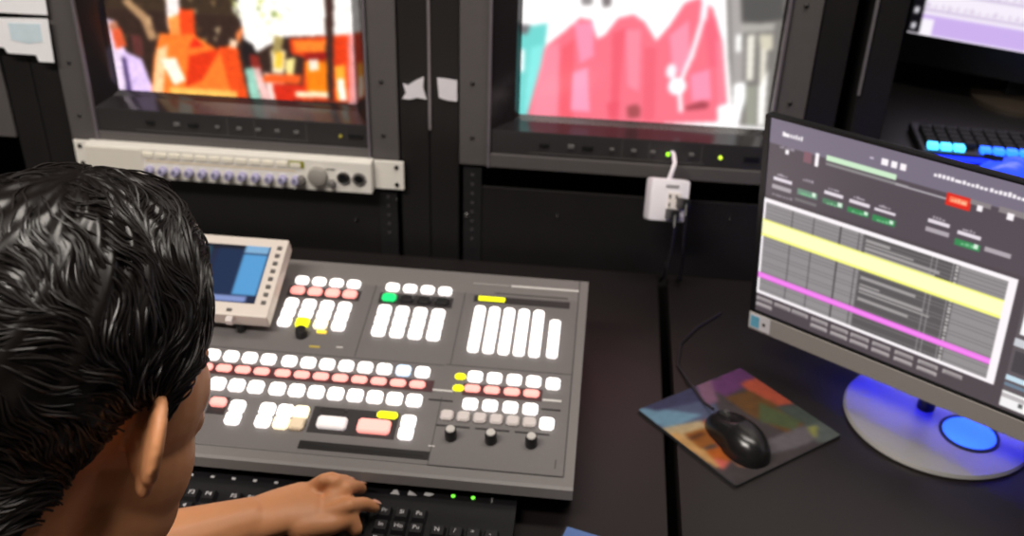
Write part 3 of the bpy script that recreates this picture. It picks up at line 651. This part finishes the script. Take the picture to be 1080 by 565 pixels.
for a in ((0, bz, 0, HM), (WM-bz, WM, 0, HM), (bz, WM-bz, HM-tb, HM), (bz, WM-bz, 0, .004)): mbox('bezel', *a, -.003, .003, mat('bezel_black', (16, 15, 17), .35))
st = mbox('sticker', .002, .032, -CH+.003, -.001, .004, .0046, mat('sticker_white', (218, 216, 222), .6), chin); mbox('sticker_panel', .0035, .016, -CH+.005, -.004, .0046, .0049, mat('sticker_blue', (104, 178, 208), .6), st); mbox('sticker_mark', .021, .025, -CH+.011, -.010, .0046, .0049, mat('dark_print'), st)
MB().lathe([(.112, 0), (.114, .003), (.112, .007), (.100, .0085), (.02, .010)], 64).build('stand_base', mat('stand_silver', (176, 174, 172), .35, .35, noise=.03), dm, True)
# neck between base and screen back
tgt = mo(WM/2, .06, -.03); nb = Vector((-.012, .012, .008))
MB().tube([nb, nb+Vector((0, 0, .05)), Vector((nb.x*.5+tgt.x*.5, nb.y*.5+tgt.y*.5, .11)), tgt], [.011, .011, .014, .02], 12).build('stand_neck', M_blackp, dm, True)
# glowing disc set in the base, dark ring around it, and the blue light bar behind the chin
gc = desk(1022, 457, DZ+.010)-dm.location
MB().lathe([(.0355, 0), (.0355, .003), (.0315, .003), (.0315, 0)], 40, (gc.x, gc.y, .0085), caps=False).build('disc_ring', mat('ring_navy', (10, 16, 60), .4), dm)
MB().lathe([(.0312, 0), (.0312, .0022)], 40, (gc.x, gc.y, .0085)).build('glowing_disc', mat('cyan_glow', (60, 130, 255), .4, emit=1.0, noise=.02), dm)
mbox('light_bar', .095, .365, .000, .008, -.088, -.078, mat('blue_light_bar', (22, 26, 255), .4, emit=85, noise=.01))
blocker = mbox('added_light_blocker', .09, .37, .008, .012, -.093, -.022, M_blackp); mbox('added_blocker_lip', .09, .37, -.012, .008, -.077, -.073, M_blackp, blocker); mbox('added_blocker_lip', .09, .37, -.008, .008, -.093, -.089, M_blackp, blocker)  # unseen plates added to keep the blue light on the rear of the base
# the picture on it
SO = O_+mu*bz+mv*(HM-tb); SU, SV = mu*(WM-2*bz), -mv*(HM-tb-.004)
def scr(px, py):
    q_ = onplane(px, py, mn, SO)-SO; return (q_.dot(SU)/SU.length_squared, q_.dot(SV)/SV.length_squared)
p = Pic(420, 240, (80, 71, 76))
def band(a, b, t, c, al=1.0):       # a, b pixel ends of the band's upper edge, t thickness in v
    (x0, y0), (x1, y1) = scr(*a), scr(*b); y0 = y1 = (y0+y1)/2; p.rect(x0, y0, x1, y0+t, c, al)
def chip(px, py, w_, h_, c, al=1.0): x, y = scr(px, py); p.rect(x-w_/2, y-h_/2, x+w_/2, y+h_/2, c, al)
v0 = scr(812, 212)[1]; v1 = (scr(806, 305)[1]+scr(950, 366)[1])/2; ur = scr(1057, 330)[0]
p.rect(0, 0, 1, .12, (122, 113, 130)); p.rect(0, .12, 1, v0-.03, (86, 77, 84))  # header strip lightened: screen glare put into its colour
W_ = (255, 248, 252)
# title, clock, header writing (unreadable in the photograph: runs of small strokes)
def scribble(px, py, w_, h_, c, n):
    x, y = scr(px, py)
    for k in range(n):
        a = x-w_/2+w_*k/n; hh = h_*random.uniform(.6, 1); p.rect(a, y+h_/2-hh, a+w_/n*.78, y+h_/2, c)
scribble(837, 143, .055, .022, W_, 8); scribble(831, 156, .04, .014, (150, 140, 152), 6); chip(831, 160, .009, .020, W_); chip(852, 166, .022, .05, (132, 92, 104)); chip(862, 168, .011, .062, W_)
for k in range(3): chip(934+9.5*k, 170.5+2.6*k, .0155, .026, W_)
chip(920, 166, .008, .010, (205, 195, 215))
x0, y0 = scr(872, 163); x1 = scr(946, 186)[0]
p.rect(x0, y0, x1, y0+.022, (208, 240, 205)); p.rect(x0, y0+.03, x1+.03, y0+.045, (140, 136, 138)); p.rect(x1, y0+.036, scr(998, 208)[0], y0+.044, (176, 170, 176))
x, y = scr(1011, 212); p.rect(x-.028, y-.027, x+.028, y+.027, (228, 44, 30)); p.rect(x-.02, y-.012, x+.02, y+.012, (255, 120, 84)); scribble(1012, 212, .034, .014, (255, 190, 150), 5)
scribble(1014, 191, .12, .02, W_, 13); scribble(1066, 205, .085, .02, W_, 9)
chip(1035, 215, .045, .022, (140, 132, 134)); chip(1034, 219, .013, .024, W_); chip(1069, 224, .06, .024, (140, 132, 134)); chip(1066, 228, .014, .026, W_)
# two rows of fields
for px, py, gx, on in ((826, 188, 0, 0), (853, 193, 1, 1), (880, 203, 1, 2), (907, 212, 1, 3), (934, 221, 1, 3), (991, 233, 0, 0), (1023, 246, 1, 3), (1055, 255, 0, 4)):
    x, y = scr(px, py)
    if on != 4:
        if on != 1: p.rect(x-.026, y, x+.026, y+.016, (232, 222, 232))
        scribble(px, py-3, .03, .012, (168, 158, 168), 4)
    yy = y+.036
    if gx: p.rect(x-.028, yy, x+.028, yy+.028, [(0, 0, 0), (112, 148, 128), (84, 128, 98), (58, 140, 84)][on]); p.rect(x+.014, yy+.002, x+.024, yy+.02, (220, 245, 225)); scribble(px-2, py+12, .03, .012, (120, 190, 140), 3)
    else: p.rect(x-.028, yy, x+.028, yy+.022, (176, 168, 174))
scribble(826, 207, .06, .012, (150, 142, 150), 6); chip(850, 213, .06, .012, (122, 118, 120))
# the list with white frame
p.rect(0, v0-.012, ur+.018, v1+.016, W_); p.rect(.006, v0+.006, ur, v1, (148, 143, 145))
rows = 26; rh = (v1-v0-.006)/rows; ud0, ud1 = scr(905, 290)[0], scr(1003, 330)[0]
p.rect(ud0, v0+.006, ud1, v1, (92, 88, 89))
for r in range(rows):
    y = v0+.006+rh*r; p.rect(.006, y, ur, y+rh*.16, (122, 118, 119))
for a in (832, 854, 883, 903): x = scr(a, 270)[0]; p.rect(x, v0+.006, x+.003, v1, (84, 80, 82))
for a in (976, 982, 1000): x = scr(a, 310)[0]; p.rect(x, v0+.006, x+.0025, v1, (150, 146, 148))
for r in range(rows):
    y = v0+.006+rh*(r+.3)
    if r % 3 != 1: p.rect(ud1+.012, y, ud1+.012+.08*random.random()+.02, y+rh*.45, (150, 146, 146), .6)
    if r in (1, 2, 3, 4, 11, 13, 14, 15, 17): p.rect(ud0+.008, y, ud0+.008+.15*random.random()+.05, y+rh*.55, (166, 160, 160))
    p.rect(.015, y, .015+.03*random.random()+.01, y+rh*.4, (150, 146, 150), .5); p.rect(.09, y, .09+.04*random.random(), y+rh*.4, (148, 144, 148), .5)
    p.rect(ud1-.008, y, ud1-.002, y+rh*.6, (190, 184, 184))
yb = scr(806, 230)[1]; yb2 = scr(806, 248)[1]; p.rect(0, yb, ur, yb2, (255, 255, 128)); p.rect(0, yb+.01, ur, yb2-.012, (255, 255, 200))
yb = scr(804, 287)[1]; p.rect(0, yb, ur, yb+.026, (246, 116, 240)); p.rect(0, yb+.006, ur, yb+.019, (250, 140, 246))
# buttons below the list
for k, x in enumerate((.002, .055, .108, .165, .222, .279, .338, .398, .458, .52)):
    for j in range(2):
        if j == 1 and k in (1, 2, 9): continue
        y = v1+.030+.034*j; p.rect(x, y, x+.048, y+.022, (176, 168, 168)); p.rect(x+.004, y+.012, x+.044, y+.022, (140, 132, 134))
# column of panels on the right
ux = ur+.04
p.rect(ux, v0-.012, 1, v1+.06, (96, 88, 92)); p.rect(ux+.006, v0+.0, .99, v0+.22, (250, 250, 252)); p.rect(ux, v0+.24, .99, v0+.28, (205, 208, 214)); p.rect(ux+.006, v0+.30, .99, v0+.40, (70, 66, 70)); p.rect(ux, v0+.42, .99, v0+.445, (200, 225, 240)); p.rect(ux, v0+.46, .99, v0+.475, (110, 130, 150))
p.rect(ux, v0+.50, .99, v0+.58, (246, 244, 244)); p.rect(ux+.04, v0+.54, ux+.05, v0+.56, (90, 90, 90)); p.rect(ux, v1+.03, .99, v1+.055, (190, 184, 186))
p.blur(1); p.build('screen', picmat('computer_picture', 1.0, .28, .5), SO+mn*.0012-dm.location, SU, SV, dm)

# ------------------------------------------------------------------ upper right monitor and blue-lit device on the rack shelf
A_, = (rackp(968, 36, 1.80),); ga = math.radians(-26); gu = Vector((math.cos(ga), math.sin(ga), 0)); gn = Vector((math.sin(ga), -math.cos(ga), 0)); gv = Vector((0, 0, 1))
um = thing('computer_monitor', 'black monitor with white and lilac timeline in top right corner', 'monitor', tuple(Vector((A_.x, A_.y, .935))+gu*.18-gn*.05))
def uo(x, s, h): return A_+gu*x+gv*s+gn*h-um.location
def ubox(name, x0, x1, s0, s1, h0, h1, m, par=um, c=0):
    mb = MB().box(x0, x1, s0, s1, h0, h1, c); mb.v = [tuple(uo(*v)) for v in mb.v]; return mb.build(name, m, par)
ubox('back_shell', -.035, .40, -.05, .32, -.035, -.004, M_blackp, c=.004)
ubox('lower_bezel', -.035, .40, -.05, 0, -.004, .002, mat('bezel_black')); ubox('upper_bezel', -.035, .40, .30, .32, -.004, .002, mat('bezel_black')); ubox('side_bezel', -.035, -.018, 0, .30, -.004, .002, mat('bezel_black')); ubox('side_bezel', .382, .40, 0, .30, -.004, .002, mat('bezel_black'))
p = Pic(160, 90, (248, 240, 252)); sx = .018/.40
p.rect(0, 0, sx, 1, (14, 12, 16))
for k in range(6): p.ell(sx*.42, .975-.09*k-.02, .010, .018, (226, 222, 230))
p.rect(sx, .88, 1, 1, (206, 178, 240)); p.rect(sx, .9, sx+.05, 1, (252, 246, 255))
for r in range(9):
    y = .86-.1*r; p.rect(sx, y-.012, 1, y, (196, 180, 214))
    for k in range(120):
        x = sx+k*.008; hh = .008+.018*random.random(); p.rect(x, y-.03-hh/2, x+.004, y-.03+hh/2, (190, 172, 206), .55)
p.blur(1); p.build('screen', picmat('timeline_picture', 1.0, .3), uo(-.018, .30, -.001), gu*.40, -gv*.30, um)
MB().lathe([(.08, 0), (.08, .008), (.03, .014)], 30).build('stand_base', mat('dark_stand', (62, 54, 46), .4), um, True)
MB().box(-.03, .03, -.012, .012, .01, .16, .004).build('stand_neck', M_blackp, um)
bl = rackp(978, 161, 1.43); g2 = math.radians(-4)
bd = thing('backlit_keyboard', 'black keyboard with glowing blue backlight on rack shelf behind the monitor', 'keyboard', (bl.x-.012, 1.40, .935), (0, 0, g2))
MB().box(0, .44, 0, .12, .0, .014, .003).build('case', M_blackp, bd)
M_bk = mat('blue_backlit_key', (30, 92, 255), .4, emit=3.6, noise=.02); M_bk2 = mat('cyan_backlit_key', (70, 190, 255), .4, emit=2.8, noise=.02)
kk = MB().box(-.0075, .0075, -.0075, .0075, 0, .008, .0015).mesh('keycap', M_bk); kk2 = MB().box(-.0075, .0075, -.0075, .0075, 0, .008, .0015).mesh('keycap', M_bk2)
kk3 = MB().box(-.0075, .0075, -.0075, .0075, 0, .008, .0015).mesh('keycap', mat('dark_keycap', (10, 11, 16), .7))
for r in range(5):
    for c in range(22):
        if r == 0 and 3 <= c < 4: continue
        link('keycap', (kk2 if c < 3 else kk) if r < 1 else kk3, bd, (.018+.019*c, .015+.0185*r, .014))
MB().box(.0, .44, -.003, 0, .003, .010).build('light_strip', mat('blue_strip', (20, 40, 255), .4, emit=2.5, noise=.01), bd)
bm_ = rackp(1072, 176, 1.36)
gm = thing('computer_mouse', 'glowing blue mouse on the shelf edge behind the tilted monitor', 'mouse', (bm_.x+.02, 1.375+.03, .935), (0, 0, 1.2))
bd.location.y = 1.480; bd.location.x += .020; gm.location.y = 1.432
mouse_shell(.0, .034, .75).build('shell', mat('blue_glow_shell', (38, 70, 255), .35, emit=1.1, noise=.04), gm, True)
MB().box(-.0006, .0006, .010, .036, .022, .031).build('button_split', mat('split_black'), gm)

# ------------------------------------------------------------------ the operator
EAR = CAM+ray(148, 481)*.66
HT, HP, HR = math.radians(19), math.radians(22), math.radians(-3)
hf = Vector((math.sin(HT)*math.cos(HP), math.cos(HT)*math.cos(HP), -math.sin(HP))); hr = Vector((math.cos(HT), -math.sin(HT), 0)); hu = hr.cross(hf)
hr, hu = hr*math.cos(HR)+hu*math.sin(HR), hu*math.cos(HR)-hr*math.sin(HR)
HM3 = Matrix((hr, hf, hu)).transposed(); HS_ = 1.10
HC = EAR-HM3 @ Vector((.083, -.014, -.002))*HS_
def hp(x, y, z): return HC+HM3 @ (Vector((x, y, z))*HS_)
pn = thing('person', 'black-haired operator bending over the keyboard, seen from behind, hand on keys', 'person', (HC.x-.02, .30, 0))
PL = pn.location
body = MB()
def E(c, r, rot=None): body.ell(Vector(c)-PL, r, rot, 24, 16)
def HE(c, r, rot=None): body.ell(hp(*c)-PL, [q_*HS_ for q_ in r], HM3 @ rot if rot else HM3, 32, 20)
def capsule(pts, rad, seg=14):
    pts = [Vector(q_) for q_ in pts]
    for i in range(len(pts)-1):
        n = max(2, int((pts[i+1]-pts[i]).length/(.28*min(rad[i], rad[i+1])))+1)
        for k in range(n+1):
            t = k/n; r = rad[i]*(1-t)+rad[i+1]*t; body.ell(pts[i].lerp(pts[i+1], t)-PL, (r, r, r), None, seg, 8)
# head
HE((0, -.012, .040), (.074, .097, .088)); HE((0, .036, .005), (.071, .064, .075)); HE((0, .040, -.042), (.070, .060, .066)); HE((0, .062, -.083), (.040, .036, .030))
HE((.030, .070, -.012), (.028, .022, .020)); HE((-.030, .070, -.012), (.028, .022, .020)); HE((0, .086, .030), (.044, .012, .013)); HE((.034, .058, .010), (.031, .029, .034)); HE((-.034, .058, .010), (.031, .029, .034))
HE((.046, .032, -.072), (.020, .042, .034)); HE((-.046, .032, -.072), (.020, .042, .034))
HE((0, .096, -.012), (.010, .011, .028)); HE((0, .100, -.030), (.015, .011, .011)); HE((0, .096, -.060), (.022, .010, .006)); HE((0, .094, -.068), (.020, .010, .006))
for s in (1, -1):
    # ear: rim, bowl, lobe (tilted outwards, swept back)
    ea = .80
    def ep(a_, b_, o_=0.0):    # a_ forward/back in ear plane, b_ up, o_ thickness
        return (s*(.073+(-a_+.016)*math.sin(ea)+o_*math.cos(ea)), -.006+a_*math.cos(ea)+o_*math.sin(ea)*.3, b_)
    rim = []
    for k in range(22):
        t = math.radians(62+k*10.6); rx, rz = .0200, .0240
        rim.append(ep(.002+rx*math.cos(t), .006+rz*math.sin(t)))
    for i_, q_ in enumerate(rim): HE(q_, (.0044,)*3)
    Re = Matrix.Rotation(s*ea, 3, 'Z')
    HE(ep(-.002, .006, -.004), (.0042, .0175, .0245), Re); HE(ep(.004, -.022, -.001), (.0056, .0095, .011), Re); HE(ep(.008, .0, -.006), (.010, .012, .022), Re)
# neck, trunk
SH = Vector((HC.x-.045, HC.y-.125, HC.z-.235))
capsule([hp(0, -.030, -.035), hp(0, -.035, -.09), SH+Vector((0, .02, .055)), SH], [.056*HS_, .055, .060, .075])
PV = Vector((SH.x-.01, .25, .47))
capsule([SH+Vector((-.17, 0, -.01)), SH, SH+Vector((.17, 0, -.01))], [.055, .075, .055])
for k in range(6):
    t = k/5; c = SH.lerp(PV, t)+Vector((0, .02*math.sin(t*3), -.05*(1-t))); E(c, (.165-.02*math.sin(t*math.pi), .10+.02*t, .11))
# left arm across the keyboard
LS = SH+Vector((-.185, .0, -.02)); LE = desk(60, 612, .800); WR = desk(264, 551, .803)
capsule([LS, LE], [.050, .042]); capsule([LE, LE.lerp(WR, .35), WR], [.041, .041, .026])
def D(px, py, z): return desk(px, py, z)
KN = D(326, 531, .806)
Mh = Matrix.Rotation(math.atan2((KN-WR).y, (KN-WR).x), 3, 'Z')
for t in (-.15, 0, .15, .3, .45, .6, .75, .9): E(WR.lerp(KN, t)+Vector((0, 0, .002*math.sin(t*3))), (.026, .0265+.006*max(0, t), .0205-.006*max(0, t)), Mh)
FI = [([(340, 542, .806), (368, 533, .813), (384, 531, .800), (395, 534.5, .787)], .0080),      # index
      ([(346, 530, .810), (364, 515, .818), (374, 513, .803), (381, 515, .787)], .0080),      # middle
      ([(342, 518, .812), (354, 507, .826), (364, 507, .814), (369, 510, .800)], .0076),      # ring
      ([(328, 515, .812), (341, 506, .829), (349, 503.5, .826), (354, 504.5, .816)], .0070)]    # little
for pts, r in FI:
    pts = [D(*q_) for q_ in pts]; capsule(pts, [r*1.12, r*1.02, r*.94, r*.84], 12)
capsule([D(318, 556, .800), D(348, 553, .800), D(369, 546, .798), D(374.5, 557, .787)], [.015, .0115, .0098, .0084], 12)
# right arm resting on the lap
RS = SH+Vector((.185, 0, -.02)); RE = Vector((RS.x+.06, RS.y-.06, .60)); RW = Vector((PV.x+.10, .50, .60))
capsule([RS, RE], [.05, .042]); capsule([RE, RW], [.042, .029])
E(RW+Vector((-.02, .05, -.002)), (.038, .05, .016))
for k in range(4): capsule([RW+Vector((-.046+.018*k, .085, 0)), RW+Vector((-.048+.018*k, .125, 0)), RW+Vector((-.048+.018*k, .150, -.02))], [.009, .0085, .0075], 10)
capsule([RW+Vector((-.05, .03, 0)), RW+Vector((-.075, .075, -.004))], [.012, .009], 10)
# legs
for s in (-1, 1):
    hipp = PV+Vector((s*.09, .02, -.01)); knee = Vector((PV.x+s*.11, .70, .50)); ank = Vector((PV.x+s*.12, .68, .10))
    capsule([hipp, knee], [.085, .058]); capsule([knee, knee.lerp(ank, .35), ank], [.055, .054, .038]); capsule([ank, ank+Vector((0, .16, -.06))], [.04, .034])
def remesh(mb, name, m, voxel, smooth, parent):
    me = mb.mesh(name, m); o = link(name, me, parent)
    md = o.modifiers.new('remesh', 'REMESH'); md.mode = 'VOXEL'; md.voxel_size = voxel
    sm = o.modifiers.new('smooth', 'SMOOTH'); sm.factor = .5; sm.iterations = smooth
    me2 = bpy.data.meshes.new_from_object(o.evaluated_get(bpy.context.evaluated_depsgraph_get()))
    me2.materials.clear(); me2.materials.append(m)
    for q_ in me2.polygons: q_.use_smooth = True
    o.modifiers.clear(); o.data = me2; bpy.data.meshes.remove(me); return o
bpy.context.view_layer.update()
remesh(body, 'body', M_skin, .0026, 4, pn)
# nails
nm = mat('fingernail', (226, 168, 146), .3, noise=.04)
for pts, r in FI[:3]:
    a, b = D(*pts[2]), D(*pts[3]); dr = (b-a).normalized(); upn = (Vector((0, 0, 1))-dr*dr.z).normalized(); sd = dr.cross(upn)
    mb = MB(); mb.ell((0, 0, 0), (.0062, .0045, .0012), None, 12, 8)
    Mn = Matrix((dr, sd, upn)).transposed(); mb.v = [tuple(Mn @ Vector(v)+b+upn*(r*.80)-dr*.001-PL) for v in mb.v]; mb.build('fingernail', nm, pn, True)
# eyes and brows (face turned away)
for s in (1, -1):
    e_ = MB().ell(hp(s*.031, .086, .004)-PL, (.0125*HS_,)*3, None, 16, 10).build('eye', mat('eye_white', (235, 230, 226), .2), pn, True)
    MB().ell(hp(s*.031, .0955, .003)-PL, (.006*HS_, .004*HS_, .006*HS_), HM3, 12, 8).build('iris', mat('iris_brown', (46, 28, 18), .2), e_, True)
    MB().ell(hp(s*.026, .089, .026)-PL, (.018*HS_, .005*HS_, .0034*HS_), HM3, 12, 8).build('eyebrow', M_hair, pn, True)
# hair: a cap over the skull with a real hairline, plus combed locks
def hairline(az):      # az from front (0) to back (pi), right and left alike; returns polar angle of the hairline
    k = [(0, 50), (25, 54), (45, 62), (62, 84), (72, 112), (82, 116), (90, 94), (100, 100), (110, 118), (122, 130), (140, 142), (180, 148)]
    d = math.degrees(az)
    for (a, b), (c, e) in zip(k, k[1:]):
        if d <= c: return math.radians(b+(e-b)*(d-a)/(c-a))
    return math.radians(150)
def skull(az, t, off):
    # az signed (0 front, + right), t polar from the crown axis tilted a little back
    d = Vector((math.sin(t)*math.sin(az), math.sin(t)*math.cos(az), math.cos(t)))
    c = Vector((0, -.008, .036)); r = Vector((.0765, .1005, .0925))
    lo = max(0, -d.z); r2 = Vector((r.x-.010*lo, r.y-.030*lo, r.z+.03*lo))
    k = 1/math.sqrt((d.x/r2.x)**2+(d.y/r2.y)**2+(d.z/r2.z)**2)
    if d.z < -.2:      # low on the nape the hair lies on the neck
        qa = d.x*d.x+d.y*d.y; by = c.y+.032; qb = d.y*by; qc = by*by-.0595**2
        if qa > 1e-4: k = max(k, min(.135, (-qb+math.sqrt(max(0, qb*qb-qa*qc)))/qa)*min(1, (-.2-d.z)*6)) if d.y < 0 else k
    return c+d*(k+off)
def vol(az, t):
    q_ = t/hairline(abs(az)); top = max(0, math.cos(t)); front = max(0, math.cos(az))*math.sin(min(t, 1.5))
    return (.009+.009*top+.020*front)*(1-max(0, q_-.55)/.45*.75)
NA, NT = 180, 72; vs_ = []; fs_ = []
for j in range(NT+1):
    for i in range(NA):
        az = -math.pi+2*math.pi*i/NA; t = hairline(abs(az))*(j/NT)
        wv = .0016*math.sin(az*17+5*math.sin(t*3.1)+t*9)+.0011*math.sin(az*31-t*14+2*math.sin(az*3))
        wv *= min(1, math.sin(t)*1.6)*(1-.7*j/NT)
        vs_.append(tuple(hp(*skull(az, t, vol(az, t)+wv-(.005 if j == NT else 0)))-PL))
for j in range(NT):
    for i in range(NA): fs_.append((j*NA+i, (j+1)*NA+i, (j+1)*NA+(i+1) % NA, j*NA+(i+1) % NA))
hair = MB().add(vs_, fs_).build('hair', M_hair, pn, True)
locks = MB()
def flow(az, t): return 1.1*math.sin(az*1.5+.8)+.55*math.sin(az*4+t*6)+.35*math.sin(az*9-t*11+1.3)
def wrap(a): return (a+math.pi) % (2*math.pi)-math.pi
for k in range(5200):
    az = random.uniform(-math.pi, math.pi); hl = hairline(abs(az)); t = .05+hl*math.sqrt(random.random())*.93; ln = random.uniform(.25, .62)
    pts = []; rad = []; n = 9; aa, tt = az, t; jt = random.uniform(-.25, .25)
    lift = random.uniform(-.0012, .0022) + (.004*random.random() if random.random() < .10 else 0)
    for i in range(n):
        s_ = i/(n-1)
        if tt > hairline(abs(wrap(aa)))*1.02: break
        pts.append(hp(*skull(aa, tt, vol(wrap(aa), tt)+lift*math.sin(math.pi*min(1, s_*1.1+.05))))-PL); rad.append(.0009*(1-.75*abs(2*s_-1)**2))
        g = flow(aa, tt)+jt; st = ln/n; tt += st*math.cos(g); aa += st*math.sin(g)/max(.3, math.sin(tt))
    if len(pts) >= 4: locks.tube(pts, rad, 4)
lk = locks.build('hair_locks', mat('black_hair_gloss', (19, 14, 13), .42, noise=.3, spec=.5), pn, True)
# clothes
shirt = MB(); body_keep = body; body = shirt
capsule([SH+Vector((-.17, 0, -.01)), SH+Vector((0, 0, -.02)), SH+Vector((.17, 0, -.01))], [.064, .080, .064])
for k in range(6):
    t = k/5; c = SH.lerp(PV, t)+Vector((0, .02*math.sin(t*3), -.05*(1-t))); E(c, (.176-.02*math.sin(t*math.pi), .111+.02*t, .112))
capsule([LS, LS.lerp(LE, .60)], [.060, .058]); capsule([RS, RS.lerp(RE, .60)], [.060, .058])
remesh(shirt, 'shirt', mat('navy_shirt', (34, 36, 48), .85, noise=.15, scale=120, bump=.1), .007, 3, pn)
trousers = MB(); body = trousers
E(PV+Vector((0, .01, -.01)), (.185, .135, .115))
for s in (-1, 1):
    hipp = PV+Vector((s*.09, .02, -.01)); knee = Vector((PV.x+s*.11, .70, .50)); ank = Vector((PV.x+s*.12, .68, .10))
    capsule([hipp, knee], [.096, .070]); capsule([knee, ank], [.068, .056])
remesh(trousers, 'trousers', mat('dark_denim', (40, 44, 58), .85, noise=.2, scale=150), .008, 3, pn)
for s in (-1, 1):
    a = Vector((PV.x+s*.12, .68, .06)); sh = MB(); body = sh; capsule([a, a+Vector((0, .17, -.02))], [.052, .044]); remesh(sh, 'shoe', mat('black_shoe', (24, 24, 26), .5), .006, 2, pn)

# ------------------------------------------------------------------ office chair under the operator (below the frame)
oc = thing('office_chair', 'black office chair the operator sits on', 'chair', (PV.x, .22, 0))
MB().box(-.24, .24, -.20, .26, .30, .35, .02).build('seat', mat('chair_fabric', (30, 30, 32), .9), oc, True)
MB().box(-.21, .21, -.29, -.24, .42, .72, .02).build('backrest', mat('chair_fabric'), oc, True)
MB().box(-.03, .03, -.25, -.22, .31, .46, .005).build('back_support', M_blackp, oc)
MB().lathe([(.03, .09), (.03, .22), (.02, .22), (.02, .31)], 16).build('gas_column', M_blackp, oc, True)
for k in range(5):
    a = k*2*math.pi/5+.3; d_ = Vector((math.cos(a), math.sin(a), 0))
    MB().tube([d_*.02+Vector((0, 0, .11)), d_*.27+Vector((0, 0, .075))], [.024, .016], 8).build('base_leg', M_blackp, oc, True)
    MB().lathe([(.02, -.02), (.027, -.012), (.027, .012), (.02, .02)], 14, (d_.x*.27, d_.y*.27, .028), 'x').build('castor', M_blackp, oc, True)
